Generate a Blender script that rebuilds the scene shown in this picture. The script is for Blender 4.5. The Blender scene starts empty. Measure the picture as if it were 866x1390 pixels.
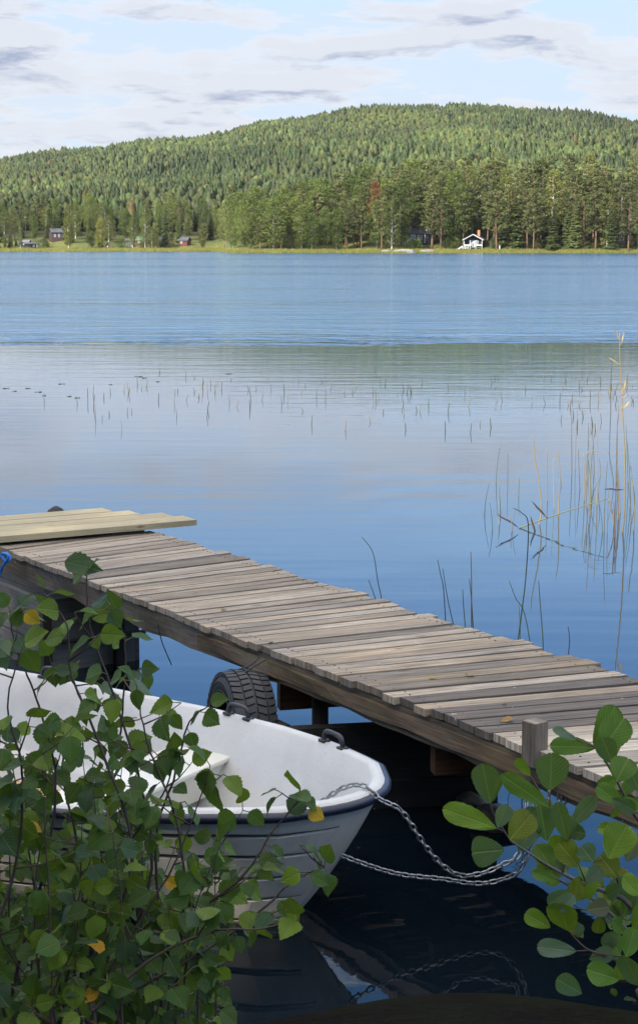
import bpy, math, random
import numpy as np
from mathutils import Vector, Matrix, noise as mn
R = math.radians
random.seed(7)
sc = bpy.context.scene
COL = sc.collection

# ------------------------------------------------------------------ view geometry (real units, metres)
F = 2400.0; PITCH = math.atan(319/2400); CAMH = 2.3
def at(px, py, z=None, D=None):
    """point of the place seen at photo pixel (px, py), at height z or at ground distance D"""
    r = (px-433)/F; u = -(py-650)/F
    y = math.cos(PITCH)+u*math.sin(PITCH); zz = -math.sin(PITCH)+u*math.cos(PITCH)
    t = (z-CAMH)/zz if D is None else D/y
    return Vector((r*t, y*t, CAMH+zz*t))

# ------------------------------------------------------------------ mesh helpers
class MB:
    """collects faces (with optional colours and uvs) for ONE mesh"""
    def __init__(s): s.v = []; s.f = []; s.c = []; s.uv = []
    def add(s, vs, fs, col=None, uvs=None):
        o = len(s.v); s.v += [tuple(v) for v in vs]
        s.c += [col or (1, 1, 1)]*len(vs)
        s.uv += (uvs if uvs else [(0, 0)]*len(vs))
        s.f += [tuple(i+o for i in f) for f in fs]
    def box(s, c, size, rz=0, col=None, tilt=None):
        hx, hy, hz = size[0]/2, size[1]/2, size[2]/2
        M = Matrix.Rotation(rz, 3, 'Z')
        if tilt is not None: M = M @ tilt
        P = [M @ Vector((x, y, z))+Vector(c) for z in (-hz, hz) for x, y in ((-hx, -hy), (hx, -hy), (hx, hy), (-hx, hy))]
        long_ = max(size)
        s.add(P, [(3, 2, 1, 0), (4, 5, 6, 7), (0, 1, 5, 4), (1, 2, 6, 5), (2, 3, 7, 6), (3, 0, 4, 7)], col)
    def tube(s, pts, rad, n=8, col=None, cap=True):
        pts = [Vector(p) for p in pts]; m = len(pts)
        rr = rad if isinstance(rad, (list, tuple)) else [rad]*m
        vs = []; uvs = []; up = Vector((0.13, 0.31, 0.94)).normalized(); prev = None; L = 0
        for i, p in enumerate(pts):
            d = (pts[min(i+1, m-1)]-pts[max(i-1, 0)])
            if d.length < 1e-9: d = Vector((0, 0, 1))
            d.normalize()
            if prev is None:
                a = d.cross(up)
                if a.length < .05: a = d.cross(Vector((1, 0, 0)))
            else: a = prev-d*prev.dot(d)
            a.normalize(); prev = a; b = d.cross(a)
            if i: L += (p-pts[i-1]).length
            for k in range(n):
                t = 2*math.pi*k/n
                vs.append(p+(a*math.cos(t)+b*math.sin(t))*rr[i]); uvs.append((L, k/n))
        fs = [(i*n+k, i*n+(k+1) % n, (i+1)*n+(k+1) % n, (i+1)*n+k) for i in range(m-1) for k in range(n)]
        if cap: fs += [tuple(range(n-1, -1, -1)), tuple((m-1)*n+k for k in range(n))]
        s.add(vs, fs, col, uvs)
    def build(s, name, mat, parent=None, smooth=False, bevel=0, loc=None):
        me = bpy.data.meshes.new(name); me.from_pydata(s.v, [], s.f)
        at_ = me.color_attributes.new('Col', 'FLOAT_COLOR', 'POINT')
        a = np.ones((len(s.v), 4), 'f'); a[:, :3] = np.array(s.c, 'f').reshape(-1, 3)
        at_.data.foreach_set('color', a.ravel())
        ul = me.uv_layers.new(name='UVMap'); idx = np.zeros(len(me.loops), 'i'); me.loops.foreach_get('vertex_index', idx)
        ul.data.foreach_set('uv', np.array(s.uv, 'f').reshape(-1, 2)[idx].ravel())
        me.materials.append(mat)
        if smooth: me.polygons.foreach_set('use_smooth', [True]*len(me.polygons))
        me.validate(); me.update()
        o = bpy.data.objects.new(name, me); COL.objects.link(o)
        if parent: o.parent = parent
        if loc is not None: o.location = loc
        if bevel:
            m = o.modifiers.new('bevel', 'BEVEL'); m.width = bevel; m.segments = 2; m.limit_method = 'ANGLE'; m.angle_limit = R(40)
        return o
def tri_mesh(name, V, T, C, mat):
    """fast mesh of triangles from arrays"""
    me = bpy.data.meshes.new(name); nv, nt = len(V), len(T)
    me.vertices.add(nv); me.vertices.foreach_set('co', np.ascontiguousarray(V, 'f').ravel())
    me.loops.add(nt*3); me.loops.foreach_set('vertex_index', np.ascontiguousarray(T, 'i').ravel())
    me.polygons.add(nt); me.polygons.foreach_set('loop_start', np.arange(0, nt*3, 3, dtype='i'))
    me.update(calc_edges=True)
    a = np.ones((nv, 4), 'f'); a[:, :3] = C
    ca = me.color_attributes.new('Col', 'FLOAT_COLOR', 'POINT'); ca.data.foreach_set('color', a.ravel())
    me.materials.append(mat); return me
def link(name, me, parent=None):
    o = bpy.data.objects.new(name, me); COL.objects.link(o)
    if parent: o.parent = parent
    return o
def tag(o, label=None, cat=None, group=None, kind=None):
    if label: o['label'] = label
    if cat: o['category'] = cat
    if group: o['group'] = group
    if kind: o['kind'] = kind
    return o
def empty(name, loc=(0, 0, 0), rz=0):
    o = bpy.data.objects.new(name, None); COL.objects.link(o); o.location = loc; o.rotation_euler.z = rz
    o.empty_display_size = .2; return o
def copy_tree(o, parent=None):
    c = o.copy(); COL.objects.link(c); c.parent = parent
    for ch in list(o.children): copy_tree(ch, c)
    return c

# ------------------------------------------------------------------ material helpers
def newmat(name):
    m = bpy.data.materials.new(name); m.use_nodes = True; nt = m.node_tree
    for n in list(nt.nodes): nt.nodes.remove(n)
    out = nt.nodes.new('ShaderNodeOutputMaterial'); return m, nt, out
class N:
    def __init__(s, nt): s.nt = nt
    def __call__(s, typ, ins=None, **props):
        n = s.nt.nodes.new(typ)
        for k, v in props.items(): setattr(n, k, v)
        for k, v in (ins or {}).items():
            if isinstance(v, bpy.types.NodeSocket): s.nt.links.new(v, n.inputs[k])
            else: n.inputs[k].default_value = v
        return n
    def math(s, op, a, b=None, clamp=False):
        n = s('ShaderNodeMath', operation=op, use_clamp=clamp)
        for i, v in enumerate((a, b)):
            if v is None: continue
            if isinstance(v, bpy.types.NodeSocket): s.nt.links.new(v, n.inputs[i])
            else: n.inputs[i].default_value = v
        return n.outputs[0]
    def mix(s, fac, a, b, blend='MIX'):
        n = s('ShaderNodeMix', data_type='RGBA', blend_type=blend)
        for i, v in ((0, fac), (6, a), (7, b)):
            if isinstance(v, bpy.types.NodeSocket): s.nt.links.new(v, n.inputs[i])
            else: n.inputs[i].default_value = (tuple(v)+(1,))[:4] if isinstance(v, (tuple, list)) else v
        return n.outputs[2]
    def ramp(s, fac, stops):
        n = s('ShaderNodeValToRGB'); s.nt.links.new(fac, n.inputs[0]); cr = n.color_ramp
        while len(cr.elements) < len(stops): cr.elements.new(.5)
        for e, (p, c) in zip(cr.elements, stops):
            e.position = p; e.color = (c, c, c, 1) if not isinstance(c, (tuple, list)) else tuple(c)+(1,)
        return n.outputs[0]
    def noise(s, vec=None, scale=5, detail=3, rough=.5, out=0, dist=0):
        n = s('ShaderNodeTexNoise', {'Scale': scale, 'Detail': detail, 'Roughness': rough, 'Distortion': dist})
        if vec is not None: s.nt.links.new(vec, n.inputs['Vector'])
        return n.outputs[out]
    def mapping(s, vec, scale=(1, 1, 1), loc=(0, 0, 0), rot=(0, 0, 0)):
        n = s('ShaderNodeMapping', {'Scale': scale, 'Location': loc, 'Rotation': rot}); s.nt.links.new(vec, n.inputs[0]); return n.outputs[0]

def foliage_mat(name, transl=.35, var=.25, rough=.55):
    m, nt, out = newmat(name); n = N(nt)
    col = n('ShaderNodeAttribute', attribute_name='Col').outputs['Color']
    oi = n('ShaderNodeObjectInfo').outputs['Random']
    ge = n('ShaderNodeNewGeometry')
    no = n.noise(ge.outputs['Position'], 1.3, 2)
    v = n.math('ADD', n.math('MULTIPLY', oi, var*2), 1-var)
    v = n.math('MULTIPLY', v, n.math('ADD', n.math('MULTIPLY', no, .7), .65))
    hsv = n('ShaderNodeHueSaturation', {'Value': v, 'Color': col, 'Hue': n.math('ADD', n.math('MULTIPLY', oi, -.03), .515)}).outputs[0]
    d = n('ShaderNodeBsdfPrincipled', {'Base Color': hsv, 'Roughness': rough, 'Specular IOR Level': .25})
    tr = n('ShaderNodeBsdfTranslucent', {'Color': n.mix(.5, hsv, (.16, .2, .02))})
    mx = n('ShaderNodeMixShader', {0: transl, 1: d.outputs[0], 2: tr.outputs[0]})
    nt.links.new(mx.outputs[0], out.inputs[0]); return m
def plain(name, c, rough=.7, noise_s=8, amt=.25, bump=.0, metal=0, spec=.5, usecol=False, coord='Object', stretch=(1, 1, 1)):
    m, nt, out = newmat(name); n = N(nt)
    vec = n('ShaderNodeTexCoord').outputs[coord]; vec = n.mapping(vec, stretch)
    f = n.noise(vec, noise_s, 6, .6)
    k = n.math('ADD', n.math('MULTIPLY', f, 2*amt), 1-amt)
    base = c
    if usecol: base = n('ShaderNodeAttribute', attribute_name='Col').outputs['Color']
    col = n('ShaderNodeVectorMath', operation='SCALE')
    if usecol: nt.links.new(base, col.inputs[0])
    else: col.inputs[0].default_value = c
    nt.links.new(k, col.inputs['Scale'])
    p = n('ShaderNodeBsdfPrincipled', {'Base Color': col.outputs[0], 'Roughness': rough, 'Metallic': metal, 'Specular IOR Level': spec})
    if bump:
        b = n('ShaderNodeBump', {'Strength': 1, 'Distance': bump, 'Height': n.noise(vec, noise_s*3, 4)})
        nt.links.new(b.outputs[0], p.inputs['Normal'])
    nt.links.new(p.outputs[0], out.inputs[0]); return m
def wood_mat(name, tint=(1, 1, 1), dirt=.5, base=(.3, .27, .23), dark=(.09, .075, .06), warm=(.3, .2, .11), damp=False):
    """weathered boards: uv = (metres along, metres across)"""
    m, nt, out = newmat(name); n = N(nt)
    uv = n('ShaderNodeUVMap').outputs[0]
    col = n('ShaderNodeAttribute', attribute_name='Col').outputs['Color']
    g1 = n.noise(n.mapping(uv, (2.5, 75, 1)), 1, 5, .65, dist=.4)
    g2 = n.noise(n.mapping(uv, (7, 260, 1)), 1, 3, .6)
    g3 = n.noise(n.mapping(uv, (3.5, 11, 1)), 1, 4, .6)
    c = n.mix(n.ramp(g1, [(.3, 0), (.72, 1)]), dark, base)
    c = n.mix(n.math('MULTIPLY', n.ramp(g2, [(.35, 1), (.6, 0)]), .55), c, dark)
    c = n.mix(n.math('MULTIPLY', n.ramp(g3, [(.48, 0), (.72, 1)]), dirt), c, warm)
    kn = n('ShaderNodeTexVoronoi', {'Scale': 1.0, 'Vector': n.mapping(uv, (3.1, 15, 1))}).outputs['Distance']
    c = n.mix(n.ramp(kn, [(.03, .85), (.12, 0)]), c, (.05, .03, .02))
    c = n.mix(1.0, c, col, 'MULTIPLY')
    dr = n.noise(n.mapping(uv, (22, 24, 1)), 1, 3, .6)
    c = n.mix(n.ramp(dr, [(.70, 0), (.74, .75)]), c, (.62, .62, .58))
    st = n.noise(n.mapping(uv, (1.1, 2.3, 1)), 1, 5, .7)
    c = n.mix(n.math('MULTIPLY', n.ramp(st, [(.52, 0), (.66, 1)]), .45), c, dark)
    h = n.math('ADD', n.math('MULTIPLY', g1, .6), n.math('MULTIPLY', g2, .5))
    b = n('ShaderNodeBump', {'Strength': .8, 'Distance': .004, 'Height': h})
    p = n('ShaderNodeBsdfPrincipled', {'Base Color': c, 'Roughness': .78 if not damp else .5, 'Specular IOR Level': .3, 'Normal': b.outputs[0]})
    nt.links.new(p.outputs[0], out.inputs[0]); return m
def leaf_mat(name, ribs=9, vein=.35, transl=.3, slant=.5):
    """uv = (across -1..1, along 0..1); ribs run from the midrib outwards"""
    m, nt, out = newmat(name); n = N(nt)
    uv = n('ShaderNodeSeparateXYZ', {0: n('ShaderNodeUVMap').outputs[0]})
    au = n.math('ABSOLUTE', uv.outputs[0])
    ph = n.math('MULTIPLY', n.math('SUBTRACT', uv.outputs[1], n.math('MULTIPLY', au, slant)), ribs)
    tri = n.math('ABSOLUTE', n.math('SUBTRACT', n.math('FRACT', ph), .5))       # .5 at the rib
    rib = n.ramp(tri, [(.36, 0), (.5, 1)])
    mid = n.ramp(au, [(.03, 1), (.09, 0)])
    ve = n.math('MAXIMUM', n.math('MULTIPLY', rib, .6), mid)
    col = n('ShaderNodeAttribute', attribute_name='Col').outputs['Color']
    ge = n('ShaderNodeNewGeometry')
    sp = n.noise(ge.outputs['Position'], 45, 3)
    big = n.noise(ge.outputs['Position'], 18, 2)
    c = n.mix(n.math('MULTIPLY', ve, vein), col, n.mix(.5, col, (.35, .4, .12)))
    c = n.mix(n.math('MULTIPLY', n.ramp(big, [(.45, 0), (.75, 1)]), .5), c, n.mix(.5, c, (.12, .14, .02)))
    c = n.mix(n.ramp(sp, [(.73, 0), (.78, .9)]), c, (.22, .11, .03))
    back = n.mix(.45, c, (.16, .22, .13))
    c = n.mix(ge.outputs['Backfacing'], c, back)
    b = n('ShaderNodeBump', {'Strength': .8, 'Distance': .0016, 'Height': n.math('ADD', n.math('MULTIPLY', ve, -1), n.math('MULTIPLY', sp, .3))})
    p = n('ShaderNodeBsdfPrincipled', {'Base Color': c, 'Roughness': .52, 'Specular IOR Level': .3, 'Normal': b.outputs[0]})
    tr = n('ShaderNodeBsdfTranslucent', {'Color': n.mix(.6, c, (.22, .34, .02))})
    mx = n('ShaderNodeMixShader', {0: transl, 1: p.outputs[0], 2: tr.outputs[0]})
    nt.links.new(mx.outputs[0], out.inputs[0]); return m

# ------------------------------------------------------------------ world, sun, camera
SUN_AZ = Vector((-.62, -.785, 0)).normalized()      # horizontal direction towards the sun (behind the camera, to the left)
SUN_EL = R(33)
sund = Vector((SUN_AZ.x*math.cos(SUN_EL), SUN_AZ.y*math.cos(SUN_EL), math.sin(SUN_EL)))
w = bpy.data.worlds.new('World'); sc.world = w; w.use_nodes = True
nt = w.node_tree; nt.nodes.clear(); n = N(nt)
sky = n('ShaderNodeTexSky', sky_type='NISHITA', sun_disc=False, sun_elevation=SUN_EL, altitude=200, air_density=1.0, dust_density=.6, ozone_density=1.6)
sky.sun_rotation = math.atan2(sund.x, sund.y)
gen = n('ShaderNodeTexCoord').outputs['Generated']
sep = n('ShaderNodeSeparateXYZ', {0: gen})
zc = n.math('MAXIMUM', sep.outputs[2], 0.0)
den = n.math('ADD', zc, .045)
cu = n.math('DIVIDE', sep.outputs[0], den); cv = n.math('DIVIDE', sep.outputs[1], den)
cvec = n('ShaderNodeCombineXYZ', {0: cu, 1: cv, 2: 0.0}).outputs[0]
c1 = n.noise(n.mapping(gen, (9.2, 9.2, 44), (8.1, 2.7, 1.4)), 1.0, 10, .6, dist=.15)
c1b = n.noise(n.mapping(gen, (9.2, 9.2, 44), (8.1, 2.7, 1.70)), 1.0, 10, .6, dist=.15)    # the same clouds a little higher: thick above means a shaded base
veil = n.noise(n.mapping(cvec, (.5, .8, 1), (7, 3, 0)), .5, 4, .5)
up_ = sep.outputs[2]
low = n.ramp(up_, [(.0, 1), (.125, 1), (.15, 0), (.30, 0), (.5, .9)])          # cloud banks low down, added unseen ones overhead, a clear blue belt between
cov = n.math('MULTIPLY', c1, n.math('ADD', n.math('MULTIPLY', low, .35), .65))
mask = n.ramp(cov, [(.458, 0), (.492, .75), (.535, 1)])
shade = n.ramp(n.math('SUBTRACT', c1b, c1), [(-.08, 0), (.10, 1)])
thick = n.ramp(cov, [(.475, 0), (.56, 1)])
ccol = n.mix(n.math('MULTIPLY', thick, n.math('ADD', n.math('MULTIPLY', shade, .85), .18)), (3.4, 3.5, 3.7), (1.45, 1.7, 2.35))
ccol = n.mix(n.ramp(up_, [(.35, 0), (.6, 1)]), ccol, (14.5, 13.4, 12.2))  # bright warm overhead clouds, out of view, added to light the foreground
haze_ = n.ramp(up_, [(0, .98), (.2, .86), (.32, .4), (.45, .0)])
blue = n('ShaderNodeHueSaturation', {'Saturation': 1.38, 'Value': 1.05, 'Color': sky.outputs[0]}).outputs[0]
belt = n.ramp(up_, [(0, (.285, .315, .355)), (.08, (.25, .30, .375)), (.13, (.24, .31, .43)), (.17, (.235, .38, .60)), (.24, (.15, .32, .68)), (.36, (.10, .24, .56))])
sc_ = n('ShaderNodeVectorMath', operation='SCALE'); nt.links.new(belt, sc_.inputs[0]); sc_.inputs['Scale'].default_value = 10
base = n.mix(haze_, blue, sc_.outputs[0])
base = n.mix(n.math('MULTIPLY', n.ramp(veil, [(.4, 0), (.7, .5)]), low), base, (3.0, 3.2, 3.55))
skyc = n.mix(n.math('MULTIPLY', mask, .92), base, ccol)
bg = n('ShaderNodeBackground', {'Color': skyc, 'Strength': .11})
wo = n('ShaderNodeOutputWorld'); nt.links.new(bg.outputs[0], wo.inputs[0])

sl = bpy.data.lights.new('sun', 'SUN'); sl.energy = 4.6; sl.angle = R(.53); sl.color = (1, .94, .84)
so = bpy.data.objects.new('sun', sl); COL.objects.link(so); so.rotation_euler = sund.to_track_quat('Z', 'Y').to_euler()
cam = bpy.data.cameras.new('camera'); co = bpy.data.objects.new('camera', cam); COL.objects.link(co)
co.location = (0, 0, CAMH); co.rotation_euler = (R(90)-PITCH, 0, 0)
cam.sensor_fit = 'HORIZONTAL'; cam.sensor_width = 36; cam.lens = F/866*36; cam.shift_y = -45/866
cam.clip_start = .05; cam.clip_end = 6000
sc.camera = co
sc.view_settings.view_transform = 'Standard'; sc.view_settings.look = 'None'; sc.view_settings.gamma = 1
sc.view_settings.exposure = 1.2
sc.cycles.max_bounces = 6; sc.cycles.diffuse_bounces = 3; sc.cycles.glossy_bounces = 3; sc.cycles.transmission_bounces = 3
sc.cycles.transparent_max_bounces = 4; sc.cycles.caustics_reflective = False; sc.cycles.caustics_refractive = False
sc.cycles.sample_clamp_indirect = 6; sc.cycles.use_denoising = True

# ------------------------------------------------------------------ terrain beyond the lake
RX = [-3000, -200, 0, 100, 200, 280, 350, 430, 500, 560, 640, 720, 800, 866, 1100, 1500, 4000]
RY = [245, 232, 220, 207, 194, 185, 167, 156, 147, 143, 142, 148, 158, 168, 200, 235, 270]
def ss(a, b, x):
    t = np.clip((x-a)/(b-a), 0, 1); return t*t*(3-2*t)
RD = 1500.0
def shoreD(px):
    return 565 - 87*ss(296, 322, px) + 2.5*np.sin(px*.045) + 1.5*np.sin(px*.11+1)
def terr(x, y):
    D = np.hypot(x, y); px = 433+x/np.maximum(y, 1)*F
    Ds = shoreD(px)
    hr = (331-np.interp(px, RX, RY)-13)/F*RD*1.0 - 1
    t = (D-Ds)/(RD-Ds)
    tc = np.clip(t, 0, 1)
    z = hr*tc**1.22
    z = z + 3.5*np.clip(tc*(1-tc)*4, 0, 1)*(np.sin(x*.019+1.3)*np.cos(D*.013)+.7*np.sin(x*.041+D*.021))
    z = np.where(t > 1, hr-(t-1)*60, z)
    d = D-Ds
    bank = .5*ss(-.5, 2.5, d)+ np.where(px < 300, 3.8*ss(4, 50, d), 1.6*ss(3, 30, d)) - 1.6*ss(0, -12, d)-.02
    return z+bank
def terrz(x, y): return float(terr(np.array([x], float), np.array([y], float))[0])
az = np.linspace(-.5, .5, 420)
Ds_ = np.concatenate([np.linspace(440, 640, 150), np.linspace(645, 1560, 140), np.linspace(1600, 3000, 12)])
A, DD = np.meshgrid(az, Ds_)
X = np.sin(A)*DD; Y = np.cos(A)*DD; Z = terr(X, Y)
nr, nc = A.shape
V = np.stack([X, Y, Z], -1).reshape(-1, 3)
i0 = (np.arange(nr-1)[:, None]*nc+np.arange(nc-1)[None, :]).ravel()
T = np.concatenate([np.stack([i0, i0+1, i0+nc+1], -1), np.stack([i0, i0+nc+1, i0+nc], -1)])
m, nt, out = newmat('far_ground'); n = N(nt)
pos = n('ShaderNodeNewGeometry').outputs['Position']
f1 = n.noise(pos, .08, 5); f2 = n.noise(pos, .9, 4); zz = n('ShaderNodeSeparateXYZ', {0: pos}).outputs[2]
grass = n.mix(n.ramp(f1, [(.35, 0), (.65, 1)]), (.12, .125, .035), (.055, .085, .025))
grass = n.mix(n.ramp(f2, [(.45, 0), (.8, .5)]), grass, (.2, .15, .07))
floor_ = n.mix(f2, (.022, .03, .012), (.05, .05, .022))
c = n.mix(n.ramp(n.math('ADD', n.math('MULTIPLY', zz, .1), n.math('MULTIPLY', f1, .1)), [(.34, 0), (.6, 1)]), grass, floor_)
p = n('ShaderNodeBsdfPrincipled', {'Base Color': c, 'Roughness': .9, 'Specular IOR Level': .1}); nt.links.new(p.outputs[0], out.inputs[0])
far = link('hills', tri_mesh('hills', V, T, np.ones((len(V), 3)), m)); tag(far, 'wooded hill rising behind the far shore of the lake', kind='structure')
far.data.polygons.foreach_set('use_smooth', [True]*len(far.data.polygons))

# ------------------------------------------------------------------ water
m, nt, out = newmat('lake_water'); n = N(nt)
pos = n('ShaderNodeNewGeometry').outputs['Position']; sp = n('ShaderNodeSeparateXYZ', {0: pos})
yy = sp.outputs[1]
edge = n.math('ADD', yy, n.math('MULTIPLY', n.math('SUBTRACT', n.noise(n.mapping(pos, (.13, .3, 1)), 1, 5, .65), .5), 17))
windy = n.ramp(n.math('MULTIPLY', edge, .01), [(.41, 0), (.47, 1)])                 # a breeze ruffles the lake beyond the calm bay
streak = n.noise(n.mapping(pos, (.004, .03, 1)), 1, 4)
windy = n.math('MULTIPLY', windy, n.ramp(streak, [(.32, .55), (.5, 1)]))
calm_r = n.noise(n.mapping(pos, (1.2, 4.5, 1), rot=(0, 0, .05)), 1, 3, .5)
calm_s = n.noise(n.mapping(pos, (.35, 1.5, 1), rot=(0, 0, -.06)), 1, 2, .5)
fine = n.noise(n.mapping(pos, (5, 14, 1)), 1, 3, .6)
chop = n.math('ADD', n.math('MULTIPLY', n.noise(n.mapping(pos, (.9, 2.2, 1)), 1, 4, .65), n.ramp(n.noise(n.mapping(pos, (.02, .12, 1)), 1, 3), [(.3, .6), (.7, 1.5)])), n.math('MULTIPLY', n.noise(n.mapping(pos, (.2, .55, 1)), 1, 3, .6), 3.0))
midm = n.ramp(n.math('MULTIPLY', yy, .01), [(.10, .25), (.30, 1)])
h_calm = n.math('ADD', n.math('MULTIPLY', calm_s, .0045), n.math('MULTIPLY', n.math('ADD', n.math('MULTIPLY', calm_r, .0026), n.math('MULTIPLY', fine, .0006)), midm))
h = n.math('ADD', h_calm, n.math('MULTIPLY', n.math('MULTIPLY', chop, .075), windy))
b = n('ShaderNodeBump', {'Strength': 1.0, 'Distance': 1.0, 'Height': h})
p = n('ShaderNodeBsdfPrincipled', {'Base Color': n.mix(windy, n.mix(n.ramp(n.math('MULTIPLY', yy, .01), [(.09, 0), (.24, 1)]), (.004, .008, .013), (.022, .055, .10)), (.055, .11, .18)), 'Roughness': n.math('ADD', n.math('MULTIPLY', windy, .1), .012), 'IOR': 1.333, 'Specular IOR Level': n.math('ADD', n.math('MULTIPLY', windy, .4), .5), 'Normal': b.outputs[0]})  # lighter blue offshore stands in for sky reflection, painted into the base colour
nt.links.new(p.outputs[0], out.inputs[0])
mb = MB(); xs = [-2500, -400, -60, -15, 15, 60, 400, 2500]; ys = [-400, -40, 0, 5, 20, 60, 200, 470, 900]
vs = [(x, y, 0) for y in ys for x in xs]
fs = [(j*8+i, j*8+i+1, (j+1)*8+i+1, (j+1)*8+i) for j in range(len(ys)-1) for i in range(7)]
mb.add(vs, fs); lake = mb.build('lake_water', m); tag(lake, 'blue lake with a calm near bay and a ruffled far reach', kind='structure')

# ------------------------------------------------------------------ trees
def kite(root, tip, wid, sag, V, T, C, col):
    d = tip-root; s = np.array([-d[1], d[0], 0.0]); l = np.linalg.norm(s)+1e-9; s = s/l*wid
    m = root+d*.5; o = len(V)
    V += [root, m+s-np.array([0, 0, sag]), tip, m-s-np.array([0, 0, sag])]; C += [col]*4
    T += [(o, o+1, o+2), (o, o+2, o+3)]
def spruce(h, r, lev, per, rng, col, start=.06, sub=0, thin=0):
    V = []; T = []; C = []
    for i in range(lev):
        u = (i+rng.random()*.5)/lev; z = h*(start+(1-start)*u)
        rr = r*(1-u)**.85+.12; k = max(3, int(per*(1-u*.45)))
        for j in range(k):
            if rng.random() < thin: continue
            a = 2*math.pi*(j+rng.random()*.8)/k+i*.7; L = rr*(.62+.5*rng.random()); 
            root = np.array([0, 0, z]); tip = np.array([math.cos(a)*L, math.sin(a)*L, z-L*(.28-.35*u)])
            c = tuple(np.array(col)*(.75+.5*rng.random()))
            if sub:
                for q in range(sub):
                    t0 = .15+.75*q/sub; p0 = root+(tip-root)*t0
                    for sd in (-1, 1):
                        a2 = a+sd*(.7+.4*rng.random()); l2 = L*(.42*(1-t0)+.16)*(0.8+.5*rng.random())
                        tp = p0+np.array([math.cos(a2)*l2, math.sin(a2)*l2, -l2*(.3+.4*rng.random())])
                        kite(p0, tp, l2*.3, l2*.25, V, T, C, c)
                kite(root+(tip-root)*.5, tip, L*.08, L*.05, V, T, C, c)
            else: kite(root, tip, L*.27, L*.24, V, T, C, c)
    V += [np.array([0, 0, h*1.03]), np.array([.16, 0, h*.93]), np.array([-.1, .12, h*.93]), np.array([-.1, -.12, h*.93])]
    o = len(V)-4; C += [col]*4; T += [(o, o+1, o+2), (o, o+2, o+3), (o, o+3, o+1)]
    return np.array(V), np.array(T), np.array(C)
def clumps(cen, n_leaf, size, rad, flat, rng, col, V, T, C, var=.5):
    for cpt, cr in cen:
        cc = np.array(col)*(1-var/2+var*rng.random())
        for _ in range(n_leaf):
            d = rng.normal(size=3); d /= np.linalg.norm(d)+1e-9; d *= cr*rad*(.45+.55*rng.random()**.5); d[2] *= flat
            p = cpt+d; a = rng.normal(size=3); a /= np.linalg.norm(a); b_ = rng.normal(size=3); b_ /= np.linalg.norm(b_)
            s = size*(.6+.8*rng.random()); o = len(V)
            V += [p-a*s*.5, p+b_*s*.5, p+a*s*.5+b_*s*.1]; C += [cc]*3; T += [(o, o+1, o+2)]
def broad(h, r, base, ncl, nlf, size, rng, col, flat=.75, crown_shape=1.0, pine=False, var=.5):
    V = []; T = []; C = []; cen = []
    for i in range(ncl):
        u = (i+rng.random())/ncl; z = h*(base+(1-base)*u)
        if pine: rr = r*(.55+.6*math.sin(math.pi*min(1, u*.95+.1)))*(.4+.7*rng.random())
        else: rr = r*math.sin(math.pi*(u*.88+.09))**.7*(.25+.8*rng.random())
        a = i*2.4+rng.random()*1.2
        cen.append((np.array([math.cos(a)*rr, math.sin(a)*rr, z]), r*(.42 if pine else .5)*(.7+.5*rng.random())*(1-.35*u)))
    clumps(cen, nlf, size, 1.0, .42 if pine else flat, rng, col, V, T, C, var)
    return np.array(V), np.array(T), np.array(C), cen
SPR = (.072, .092, .030); PIN = (.108, .122, .040); BIR = (.14, .155, .040); DEC = (.105, .14, .032)
M_fol = foliage_mat('conifer_needles', .22, .32); M_leafy = foliage_mat('tree_leaves', .38, .3)
M_bark = plain('bark', (.12, .09, .065), .9, 3, .4, bump=.01, usecol=True, stretch=(3, 3, .6))
rng = np.random.default_rng(5)

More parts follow.
